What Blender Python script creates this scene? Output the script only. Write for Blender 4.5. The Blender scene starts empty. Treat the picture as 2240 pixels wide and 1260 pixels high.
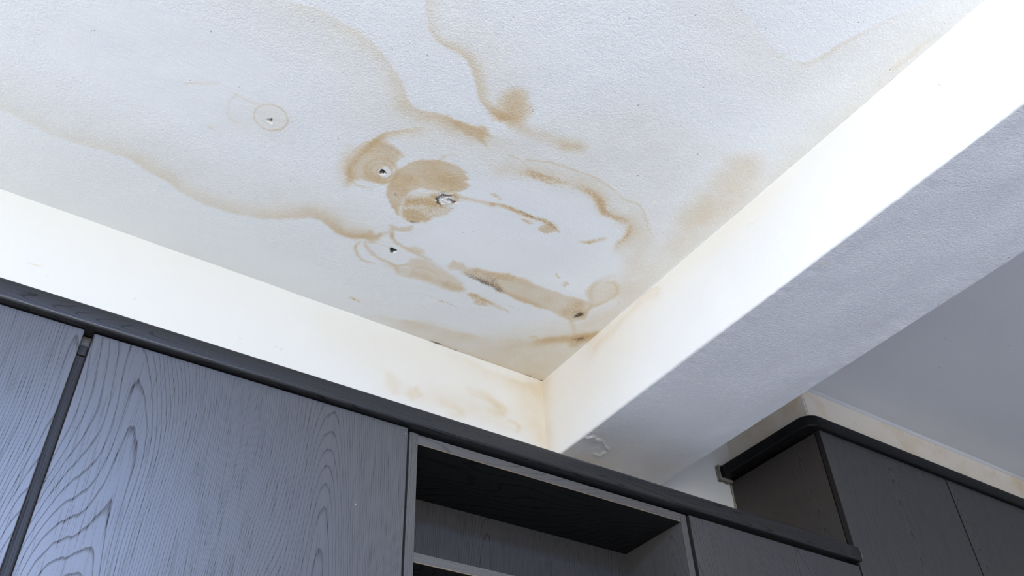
import bpy, bmesh, math, random
import numpy as np
from mathutils import Matrix, Vector

scn = bpy.context.scene
col = scn.collection
random.seed(7)

# ---------------------------------------------------------------- camera
EYE = 1.2
CAM_ROWS = [[0.833534, -0.551267, -0.036415], [0.336834, 0.559338, -0.757419], [0.437908, 0.619068, 0.651913]]
LENS = 31.0770
cam_data = bpy.data.cameras.new('camera')
cam_data.sensor_width = 36.0
cam_data.lens = LENS
cam_data.clip_start = 0.02
cam = bpy.data.objects.new('camera', cam_data)
col.objects.link(cam)
right, down, fwd = (Vector(r) for r in CAM_ROWS)
rot = Matrix((right, -down, -fwd)).transposed()
cam.matrix_world = Matrix.Translation((0, 0, EYE)) @ rot.to_4x4()
scn.camera = cam

# ---------------------------------------------------------------- light
scn.view_settings.view_transform = 'Standard'
scn.view_settings.look = 'None'
scn.view_settings.gamma = 1.0
scn.view_settings.use_curve_mapping = False
scn.view_settings.exposure = -0.1

world = bpy.data.worlds.new('sky')
scn.world = world
world.use_nodes = True
world.node_tree.nodes['Background'].inputs[0].default_value = (0.75, 0.87, 1.0, 1)
world.node_tree.nodes['Background'].inputs[1].default_value = 1.0

def area_light(name, loc, rot, sx, sy, power, color):
    d = bpy.data.lights.new(name, 'AREA')
    d.shape = 'RECTANGLE'; d.size = sx; d.size_y = sy
    d.energy = power; d.color = color
    o = bpy.data.objects.new(name, d); col.objects.link(o)
    o.location = loc; o.rotation_euler = rot
    return o

# daylight through the window in the left wall and the window behind the camera
WL = dict(y0=-0.7, y1=1.4, z0=0.75, z1=2.45, x=-2.3)
WB = dict(x0=-1.4, x1=0.7, z0=0.9, z1=2.70, y=-2.2)
area_light('window_light', (WL['x'] - 0.10, (WL['y0'] + WL['y1']) / 2, (WL['z0'] + WL['z1']) / 2), (0, -math.pi / 2, 0),
           WL['z1'] - WL['z0'], WL['y1'] - WL['y0'], 20, (1.0, 0.96, 0.90))
area_light('window_light', ((WB['x0'] + WB['x1']) / 2, WB['y'] - 0.10, (WB['z0'] + WB['z1']) / 2), (math.pi / 2, 0, 0),
           WB['x1'] - WB['x0'], WB['z1'] - WB['z0'], 104, (1.0, 0.985, 0.865))

# flat lamp panel on the ceiling behind the camera
LP = dict(x0=-1.0, x1=0.7, y0=-1.3, y1=-0.5, z=EYE + 1.55 - 0.035)
area_light('lamp_or_fill_light', ((LP['x0'] + LP['x1']) / 2, (LP['y0'] + LP['y1']) / 2, LP['z']), (0, 0, 0),
           LP['x1'] - LP['x0'], LP['y1'] - LP['y0'], 168, (0.27, 0.46, 1.0))

# unseen warm fill light added in the right bay to lift soffit and wall
LW = dict(x0=2.5, x1=2.9, y0=-0.9, y1=-0.5, z=EYE + 1.60 - 0.035)
area_light('lamp_or_fill_light', ((LW['x0'] + LW['x1']) / 2, (LW['y0'] + LW['y1']) / 2, LW['z']), (0, 0, 0),
           LW['x1'] - LW['x0'], LW['y1'] - LW['y0'], 9, (1.0, 0.80, 0.58))

# ---------------------------------------------------------------- helpers
def link(o, parent=None):
    col.objects.link(o)
    if parent is not None: o.parent = parent
    return o

def tag(o, label=None, cat=None, group=None, kind=None):
    if label: o['label'] = label
    if cat: o['category'] = cat
    if group: o['group'] = group
    if kind: o['kind'] = kind
    return o

def thing(name, label, cat, loc, group=None):
    o = bpy.data.objects.new(name, None); col.objects.link(o)
    o.empty_display_size = 0.1
    o.location = loc
    return tag(o, label, cat, group)

def from_bm(name, bm, mat, parent=None, smooth=False, origin=(0, 0, 0)):
    """bm is in world coordinates; origin is the parent's location"""
    bmesh.ops.translate(bm, verts=bm.verts, vec=-Vector(origin))
    bmesh.ops.recalc_face_normals(bm, faces=bm.faces)
    me = bpy.data.meshes.new(name)
    bm.to_mesh(me); bm.free()
    if smooth:
        for p in me.polygons: p.use_smooth = True
    me.materials.append(mat)
    return link(bpy.data.objects.new(name, me), parent)

def add_box(bm, x0, x1, y0, y1, z0, z1, bevel=0.0, seg=2):
    r = bmesh.ops.create_cube(bm, size=1.0)
    vs = r['verts']
    for v in vs:
        v.co = Vector((x0 + (v.co.x + .5) * (x1 - x0), y0 + (v.co.y + .5) * (y1 - y0), z0 + (v.co.z + .5) * (z1 - z0)))
    if bevel:
        es = list({e for v in vs for e in v.link_edges})
        bmesh.ops.bevel(bm, geom=es, offset=bevel, segments=seg, profile=0.5, affect='EDGES')
    return bm

def box(name, b, mat, parent=None, origin=(0, 0, 0), bevel=0.0, seg=2):
    bm = bmesh.new()
    add_box(bm, *b, bevel=bevel, seg=seg)
    return from_bm(name, bm, mat, parent, origin=origin)

def sweep(bm, path, prof, cap=True):
    """path: list of (pos2d, normal2d) in plan; prof: (out, z) pairs, closed"""
    rings = []
    for (p, n) in path:
        rings.append([bm.verts.new((p[0] + n[0] * o, p[1] + n[1] * o, z)) for (o, z) in prof])
    k = len(prof)
    for a, b in zip(rings[:-1], rings[1:]):
        for i in range(k):
            bm.faces.new((a[i], a[(i + 1) % k], b[(i + 1) % k], b[i]))
    if cap:
        bm.faces.new(rings[0]); bm.faces.new(rings[-1])
    return bm

# ---------------------------------------------------------------- numpy noise and stain fields
def _hash(ix, iy, seed):
    h = (ix.astype(np.int64) * 374761393 + iy.astype(np.int64) * 668265263 + seed * 974711) & 0x7fffffff
    h = ((h ^ (h >> 13)) * 1274126177) & 0x7fffffff
    return ((h ^ (h >> 16)) & 0xffff) / 65535.0

def vnoise(x, y, seed=0):
    ix = np.floor(x); iy = np.floor(y)
    fx = x - ix; fy = y - iy
    fx = fx * fx * (3 - 2 * fx); fy = fy * fy * (3 - 2 * fy)
    a = _hash(ix, iy, seed); b = _hash(ix + 1, iy, seed)
    c = _hash(ix, iy + 1, seed); d = _hash(ix + 1, iy + 1, seed)
    return (a + (b - a) * fx) * (1 - fy) + (c + (d - c) * fx) * fy

def fbm(x, y, seed=0, octaves=3):
    s = 0; a = .5; t = 0
    for o in range(octaves):
        s = s + a * vnoise(x * 2 ** o, y * 2 ** o, seed + o * 17); t += a; a *= .5
    return s / t

def sstep(a, b, x):
    t = np.clip((x - a) / (b - a), 0, 1)
    return t * t * (3 - 2 * t)

def poly_dist(P, pts, vals=None, closed=False):
    pts = np.array(pts, float)
    if closed: pts = np.vstack([pts, pts[:1]])
    n = len(P)
    best = np.full(n, 1e9); side = np.zeros(n); val = np.zeros(n)
    inside = np.zeros(n, bool)
    for i in range(len(pts) - 1):
        a, b = pts[i], pts[i + 1]
        ab = b - a; L2 = ab @ ab + 1e-12
        ap = P - a
        t = np.clip((ap @ ab) / L2, 0, 1)
        d = np.hypot(ap[:, 0] - t * ab[0], ap[:, 1] - t * ab[1])
        m = d < best - 1e-9
        best[m] = d[m]
        side[m] = np.sign(ab[0] * ap[m, 1] - ab[1] * ap[m, 0])
        if vals is not None:
            val[m] = vals[i] + (vals[i + 1] - vals[i]) * t[m]
        if closed:
            c = (a[1] > P[:, 1]) != (b[1] > P[:, 1])
            xx = a[0] + (P[:, 1] - a[1]) * ab[0] / (ab[1] if abs(ab[1]) > 1e-12 else 1e-12)
            inside ^= c & (P[:, 0] < xx)
    return best, side, val, inside

CH = {'R': 0, 'G': 1, 'B': 2, 'A': 3}

def smooth_line(pts, vals):
    """Catmull-Rom, three sub-steps per segment"""
    pts = np.array(pts, float); n = len(pts)
    if n < 3: return pts, vals
    out = []; ov = []
    for i in range(n - 1):
        p0 = pts[max(i - 1, 0)]; p1 = pts[i]; p2 = pts[i + 1]; p3 = pts[min(i + 2, n - 1)]
        for t in (0, 1 / 3, 2 / 3):
            out.append(.5 * (2 * p1 + (p2 - p0) * t + (2 * p0 - 5 * p1 + 4 * p2 - p3) * t * t + (3 * p1 - p0 - 3 * p2 + p3) * t ** 3))
            ov.append(vals[i] + (vals[i + 1] - vals[i]) * t)
    out.append(pts[-1]); ov.append(vals[-1])
    return np.array(out), ov

def paint(P, elements, seed=3):
    """P: n x 2 metres on the surface -> n x 4 stain densities (soft stain, mould, bare patch, scrubbed stain)"""
    n = len(P)
    F = np.zeros((n, 4))
    W = np.stack([fbm(P[:, 0] * 38, P[:, 1] * 38, seed) - .5, fbm(P[:, 0] * 38, P[:, 1] * 38, seed + 50) - .5], 1) * .010
    W += np.stack([fbm(P[:, 0] * 140, P[:, 1] * 140, seed + 90) - .5, fbm(P[:, 0] * 140, P[:, 1] * 140, seed + 130) - .5], 1) * .006
    Q = P + W
    blot = .62 + .76 * fbm(P[:, 0] * 26, P[:, 1] * 26, seed + 200, 4)
    for k, e in enumerate(elements):
        kind = e[0]
        if kind == 'band':
            pts, vals = smooth_line(e[1], e[4]); wl, wr = e[2], e[3]
            pad = 2.6 * max(wl, wr) + .012
        elif kind == 'fill':
            pts = np.array(e[1]); pad = e[2] * 2 + .012
        else:
            pts = np.array([e[1]]); pad = e[2] * 2.2 + .03
        lo = pts.min(0) - pad; hi = pts.max(0) + pad
        idx = np.nonzero((P[:, 0] > lo[0]) & (P[:, 0] < hi[0]) & (P[:, 1] > lo[1]) & (P[:, 1] < hi[1]))[0]
        if len(idx) == 0: continue
        q = Q[idx]
        if kind == 'band':
            fine = max(wl, wr) < .0028
            if fine: q = P[idx] + W[idx] * .35
            elif min(wl, wr) > .02: q = P[idx] + W[idx] * 2.0
            d, s, v, _ = poly_dist(q, pts, vals)
            w = np.where(s > 0, wl, wr)
            a = v * np.exp(-(d / w) ** 2 * 1.2)
            if not fine: a = a * blot[idx]
            c = CH[e[5]]
        elif kind == 'fill':
            d, s, v, ins = poly_dist(q, pts, closed=True)
            sd = np.where(ins, d, -d)
            a = e[3] * sstep(-e[2], e[2], sd) * (blot[idx] if e[4] != 'B' else 1)
            c = CH[e[4]]
        elif kind == 'ring':
            r = np.hypot(P[idx, 0] - e[1][0], P[idx, 1] - e[1][1]) + W[idx, 0] * .3
            a = e[4] * np.exp(-((r - e[2]) / e[3]) ** 2) * blot[idx]
            c = CH[e[5]]
        elif kind == 'dot':
            r = np.hypot(q[:, 0] - e[1][0], q[:, 1] - e[1][1])
            a = e[3] * np.exp(-(r / e[2]) ** 2)
            c = CH[e[4]]
        elif kind == 'eraser':
            r = np.hypot(q[:, 0] - e[1][0], q[:, 1] - e[1][1])
            m = 1 - e[3] * (1 - sstep(e[2] * .85, e[2] * 1.1, r))
            F[idx, 0] *= m; F[idx, 3] *= m
            continue
        F[idx, c] = 1 - (1 - F[idx, c]) * (1 - np.clip(a, 0, .97))
    return F

def grid_mesh(name, U, V, fn, mat, attr=None, smooth=True):
    """fn(u, v) -> xyz arrays; faces wound u then v"""
    uu, vv = np.meshgrid(U, V, indexing='ij')
    u = uu.ravel(); v = vv.ravel()
    xyz = np.stack(fn(u, v), 1)
    nu, nv = len(U), len(V)
    i = np.arange(nu * nv).reshape(nu, nv)
    quads = np.stack([i[:-1, :-1], i[1:, :-1], i[1:, 1:], i[:-1, 1:]], -1).reshape(-1)
    nf = (nu - 1) * (nv - 1)
    me = bpy.data.meshes.new(name)
    me.vertices.add(nu * nv); me.vertices.foreach_set('co', xyz.astype(np.float32).ravel())
    me.loops.add(nf * 4); me.loops.foreach_set('vertex_index', quads.astype(np.int32))
    me.polygons.add(nf)
    me.polygons.foreach_set('loop_start', np.arange(0, nf * 4, 4, dtype=np.int32))
    me.update(calc_edges=True)
    if smooth: me.polygons.foreach_set('use_smooth', np.ones(nf, bool))
    if attr is not None:
        a = me.attributes.new('stain', 'FLOAT_COLOR', 'POINT')
        a.data.foreach_set('color', attr.astype(np.float32).ravel())
    me.validate()
    me.materials.append(mat)
    return link(bpy.data.objects.new(name, me))

def span(*parts):
    out = []
    for a, b, step in parts:
        n = max(1, int(round((b - a) / step)))
        out += list(a + (b - a) * np.arange(n) / n)
    out.append(parts[-1][1])
    return np.array(out)

# ---------------------------------------------------------------- materials
class NT:
    def __init__(self, name):
        self.m = bpy.data.materials.new(name); self.m.use_nodes = True
        self.t = self.m.node_tree
        self.b = self.t.nodes['Principled BSDF']
    def n(self, typ, **kw):
        nd = self.t.nodes.new(typ)
        for k, v in kw.items():
            if k.startswith('i_'):
                key = k[2:]
                key = int(key) if key.isdigit() else key.replace('_', ' ')
                nd.inputs[key].default_value = v
            else: setattr(nd, k, v)
        return nd
    def l(self, a, b): self.t.links.new(a, b)
    def math(self, op, a, b=None, c=None, clamp=False):
        nd = self.n('ShaderNodeMath', operation=op, use_clamp=clamp)
        for i, x in enumerate((a, b, c)):
            if x is None: continue
            if isinstance(x, (int, float)): nd.inputs[i].default_value = x
            else: self.l(x, nd.inputs[i])
        return nd.outputs[0]
    def noise(self, vec, scale, detail=2, rough=.5, dist=0.0):
        nd = self.n('ShaderNodeTexNoise'); nd.inputs['Scale'].default_value = scale
        nd.inputs['Detail'].default_value = detail; nd.inputs['Roughness'].default_value = rough
        nd.inputs['Distortion'].default_value = dist
        self.l(vec, nd.inputs['Vector'])
        return nd.outputs['Fac']
    def ramp(self, x, a, b, smooth=True):
        nd = self.n('ShaderNodeMapRange', interpolation_type='SMOOTHSTEP' if smooth else 'LINEAR')
        nd.inputs['From Min'].default_value = a; nd.inputs['From Max'].default_value = b
        self.l(x, nd.inputs['Value'])
        return nd.outputs['Result']

def plaster(name, base, stipple=0.0006, stained=True, spec=.25, rough=.62, mottle=None, specks=0.0):
    k = NT(name)
    geo = k.n('ShaderNodeNewGeometry'); P = geo.outputs['Position']
    fine = k.noise(P, 400, 2, .55)
    mid = k.noise(P, 190, 2, .5)
    spk = k.noise(P, 420, 1, .5)
    broad = k.noise(P, 3.0, 3, .5)
    if stained:
        at = k.n('ShaderNodeAttribute', attribute_name='stain')
        sep = k.n('ShaderNodeSeparateColor'); k.l(at.outputs['Color'], sep.inputs[0])
        R, G, B = sep.outputs; A = at.outputs['Alpha']
        # scrubbed stain: broken into specks
        a1 = k.math('ADD', A, k.math('MULTIPLY', k.math('SUBTRACT', spk, .5), .9))
        a1 = k.math('ADD', a1, k.math('MULTIPLY', k.math('SUBTRACT', mid, .5), .7))
        sA = k.math('MULTIPLY', k.ramp(a1, .32, .74), k.math('MINIMUM', k.math('MULTIPLY', A, 2.2), 1.0))
        r1 = k.math('MULTIPLY', R, k.math('ADD', .80, k.math('MULTIPLY', fine, .40)))
        dens = k.math('ADD', r1, k.math('MULTIPLY', sA, .55))
        g1 = k.math('ADD', G, k.math('MULTIPLY', k.math('SUBTRACT', spk, .5), 1.1))
        mould = k.math('MULTIPLY', k.ramp(g1, .30, .95), k.math('MINIMUM', k.math('MULTIPLY', G, 1.9), 1.0))  # also carries the painted shade of the ceiling holes
        # Beer-Lambert style tint
        cols = []
        for ch, kd, km in zip(base, (.33, .71, 1.33), (1.9, 2.05, 2.2)):
            e = k.math('ADD', k.math('MULTIPLY', dens, -kd), k.math('MULTIPLY', mould, -km))
            e = k.math('EXPONENT', e)
            v = k.math('MULTIPLY', e, ch)
            v = k.math('MULTIPLY', v, k.math('ADD', .97, k.math('MULTIPLY', broad, .06)))
            cols.append(v)
        comb = k.n('ShaderNodeCombineColor')
        for i, c in enumerate(cols): k.l(c, comb.inputs[i])
        k.l(comb.outputs[0], k.b.inputs['Base Color'])
        amp = k.math('SUBTRACT', 1.0, k.math('MULTIPLY', B, .72))
        h = k.math('ADD', k.math('MULTIPLY', mid, .6), k.math('MULTIPLY', fine, .4))
        h = k.math('MULTIPLY', h, amp)
        st = k.n('ShaderNodeMapping'); st.inputs['Rotation'].default_value = (0, 0, .55); st.inputs['Scale'].default_value = (14, 330, 1)
        k.l(P, st.inputs['Vector'])
        streak = k.noise(st.outputs[0], 1.0, 1, .5)
        h = k.math('ADD', h, k.math('MULTIPLY', k.math('MULTIPLY', streak, B), .22))
        h = k.math('SUBTRACT', h, k.math('MULTIPLY', sA, .15))
    else:
        v = k.math('ADD', .96, k.math('MULTIPLY', broad, .08))
        if specks:
            sp = k.math('MULTIPLY', k.ramp(k.noise(P, 75, 1, .5), .74, .80), k.ramp(k.noise(P, 6, 1, .5), .42, .62))
            v = k.math('MULTIPLY', v, k.math('SUBTRACT', 1.0, k.math('MULTIPLY', sp, specks)))
        mx = k.n('ShaderNodeVectorMath', operation='SCALE'); mx.inputs[0].default_value = base
        if mottle:
            mm = k.n('ShaderNodeMix', data_type='RGBA'); mm.inputs['A'].default_value = (*base, 1); mm.inputs['B'].default_value = (*mottle, 1)
            k.l(k.math('MULTIPLY', k.ramp(k.math('ADD', k.noise(P, 7, 3, .6), k.math('MULTIPLY', spk, .25)), .60, .85), .7), mm.inputs['Factor'])
            k.l(mm.outputs['Result'], mx.inputs[0])
        k.l(v, mx.inputs['Scale']); k.l(mx.outputs[0], k.b.inputs['Base Color'])
        h = k.math('ADD', k.math('MULTIPLY', mid, .6), k.math('MULTIPLY', fine, .4))
    h = k.math('ADD', h, k.math('MULTIPLY', k.noise(P, 9, 2, .5), 1.3))
    bp = k.n('ShaderNodeBump'); bp.inputs['Strength'].default_value = 1.0; bp.inputs['Distance'].default_value = stipple
    k.l(h, bp.inputs['Height']); k.l(bp.outputs[0], k.b.inputs['Normal'])
    k.b.inputs['Roughness'].default_value = rough
    k.b.inputs['Specular IOR Level'].default_value = spec
    return k.m

def wood(name, axis, base=(.032, .031, .032), line=(.014, .0135, .014), rough=.42, spec=1.0, rings=125.0, across=3.5, along=1.1, seed=0.0, leaf=.19, taper=.12, warp=.22):
    """dark stained ash: cathedral rings as contour lines of a stretched noise, plus fine pores"""
    k = NT(name)
    tc = k.n('ShaderNodeTexCoord')
    mp = k.n('ShaderNodeMapping'); mp.inputs['Location'].default_value = (seed, seed * .7, seed * 1.3)
    def scale3(ac, al): return tuple(al if i == axis else ac for i in range(3))
    k.l(tc.outputs['Object'], mp.inputs['Vector'])
    V = mp.outputs[0]
    def stretched(ac, al):
        m = k.n('ShaderNodeMapping'); m.inputs['Scale'].default_value = scale3(ac, al); k.l(V, m.inputs['Vector']); return m.outputs[0]
    oi = k.n('ShaderNodeObjectInfo')
    sxyz = k.n('ShaderNodeSeparateXYZ'); k.l(V, sxyz.inputs[0])
    acr = sxyz.outputs[0] if axis != 0 else sxyz.outputs[2]
    if axis == 1: acr = sxyz.outputs[2]
    if axis == 2: acr = k.math('ADD', sxyz.outputs[0], sxyz.outputs[1])
    lng = sxyz.outputs[axis]
    n = k.noise(stretched(across, along), 1.0, 1.5, .4, .1)
    n2 = k.noise(stretched(across * 2.3, along * 1.7), 1.0, 1.0, .4)
    wob = k.noise(stretched(70, 7), 1.0, 1.0, .5)
    u = k.math('ADD', acr, k.math('MULTIPLY', n, warp))
    u = k.math('ADD', u, k.math('MULTIPLY', oi.outputs['Random'], 1.7))
    u = k.math('PINGPONG', u, leaf)
    r = k.math('SQRT', k.math('ADD', k.math('MULTIPLY', u, u), .0007))
    ph = k.math('ADD', r, k.math('MULTIPLY', k.math('MULTIPLY', r, r), 3.0))
    ph = k.math('ADD', ph, k.math('MULTIPLY', lng, taper))
    ph = k.math('ADD', ph, k.math('MULTIPLY', n2, .075))
    ph = k.math('ADD', k.math('MULTIPLY', ph, rings), k.math('MULTIPLY', wob, .55))
    fr = k.math('FRACT', ph)
    ln = k.math('MULTIPLY', k.ramp(fr, .74, .95), k.math('SUBTRACT', 1.0, k.ramp(fr, .95, 1.0)))
    pores = k.ramp(k.noise(stretched(620, 13), 1.0, 1.0, .5), .54, .70)
    fib = k.noise(stretched(170, 3.5), 1.0, 2.0, .6)
    lw = k.math('MULTIPLY', ln, k.math('ADD', .35, k.math('MULTIPLY', pores, .65)))
    lw = k.math('MAXIMUM', k.math('MULTIPLY', ln, .62), lw)
    dark = k.math('ADD', k.math('MULTIPLY', lw, .85), k.math('MULTIPLY', pores, .28), clamp=True)
    mixc = k.n('ShaderNodeMix', data_type='RGBA')
    mixc.inputs['A'].default_value = (*base, 1); mixc.inputs['B'].default_value = (*line, 1)
    k.l(dark, mixc.inputs['Factor'])
    vm = k.n('ShaderNodeVectorMath', operation='SCALE'); k.l(mixc.outputs['Result'], vm.inputs[0])
    k.l(k.math('ADD', .88, k.math('MULTIPLY', fib, .24)), vm.inputs['Scale'])
    k.l(vm.outputs[0], k.b.inputs['Base Color'])
    k.l(k.math('MULTIPLY', k.math('SUBTRACT', 1.0, k.math('MULTIPLY', dark, .80)), spec), k.b.inputs['Specular IOR Level'])
    k.l(k.math('ADD', rough, k.math('MULTIPLY', dark, .14)), k.b.inputs['Roughness'])
    h = k.math('ADD', k.math('MULTIPLY', dark, -.45), k.math('MULTIPLY', k.noise(V, 700, 1, .5), .35))
    bp = k.n('ShaderNodeBump'); bp.inputs['Strength'].default_value = .6; bp.inputs['Distance'].default_value = .00018
    k.l(h, bp.inputs['Height']); k.l(bp.outputs[0], k.b.inputs['Normal'])
    return k.m

def plain(name, color, rough=.6, spec=.3, var=.15, scale=40):
    k = NT(name)
    tc = k.n('ShaderNodeTexCoord')
    f = k.noise(tc.outputs['Object'], scale, 3, .5)
    vm = k.n('ShaderNodeVectorMath', operation='SCALE'); vm.inputs[0].default_value = color
    k.l(k.math('ADD', 1 - var / 2, k.math('MULTIPLY', f, var)), vm.inputs['Scale'])
    k.l(vm.outputs[0], k.b.inputs['Base Color'])
    k.b.inputs['Roughness'].default_value = rough; k.b.inputs['Specular IOR Level'].default_value = spec
    return k.m

M_CEIL = plaster('painted_ceiling', (.87, .87, .855), stipple=.0021)
M_WALL = plaster('painted_wall', (.77, .76, .74), stipple=.0005)
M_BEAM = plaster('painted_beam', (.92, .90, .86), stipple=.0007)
M_BEAM_UNDER = plaster('beam_underside_shade', (.70, .70, .72), stipple=.0022)  # greyer beam paint, underside shade put into the colour; coarser stipple
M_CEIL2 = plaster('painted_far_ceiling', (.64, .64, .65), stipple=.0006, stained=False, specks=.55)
M_SOFFIT = plaster('painted_soffit', (.84, .76, .65), stipple=.0005, stained=False, mottle=(.72, .56, .36), specks=.5)
M_ROOM = plaster('painted_room_wall', (.74, .73, .70), stipple=.0005, stained=False)
M_FLOOR = plain('pale_floor', (.59, .54, .46), .5, .4, .2, 5)
M_FRAME = plain('white_window_frame', (.8, .8, .8), .4, .4, .05)
M_DOOR = wood('dark_ash_upright', 2)
M_RAIL = wood('dark_ash_lengthwise', 0, rings=230, leaf=.03, taper=.02, warp=.03, across=9, along=1.2, base=(.014, .0135, .014), line=(.004, .004, .004), rough=.36, spec=.42)
M_RAILY = wood('dark_ash_rail_side', 1, rings=230, leaf=.03, taper=.02, warp=.03, across=9, along=1.2, base=(.008, .0075, .008), line=(.004, .004, .004), rough=.34, spec=.14)
M_INSIDE = wood('dark_ash_inside', 2, base=(.040, .038, .040), rough=.5, spec=.35, seed=3.1)
M_STILE = wood('dark_ash_stile', 2, base=(.075, .069, .064), line=(.04, .037, .034), rough=.5, spec=.35, seed=4.4)
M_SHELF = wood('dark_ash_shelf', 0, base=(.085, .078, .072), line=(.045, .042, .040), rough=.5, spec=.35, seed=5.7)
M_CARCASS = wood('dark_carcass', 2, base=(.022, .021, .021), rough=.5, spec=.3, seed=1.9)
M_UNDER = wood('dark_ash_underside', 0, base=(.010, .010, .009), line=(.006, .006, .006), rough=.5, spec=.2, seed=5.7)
M_SIDE = wood('brown_ash_side', 2, base=(.048, .041, .036), line=(.030, .026, .023), rough=.5, spec=.4, seed=2.3)
M_CHIP = plain('raw_particle_board', (.22, .165, .11), .8, .1, .6, 200)
M_SEAL = plain('pale_sealant', (.25, .215, .185), .6, .3, .5, 60)
M_SPOT = plain('white_paint_spot', (.8, .8, .8), .6, .3, .05)

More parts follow.
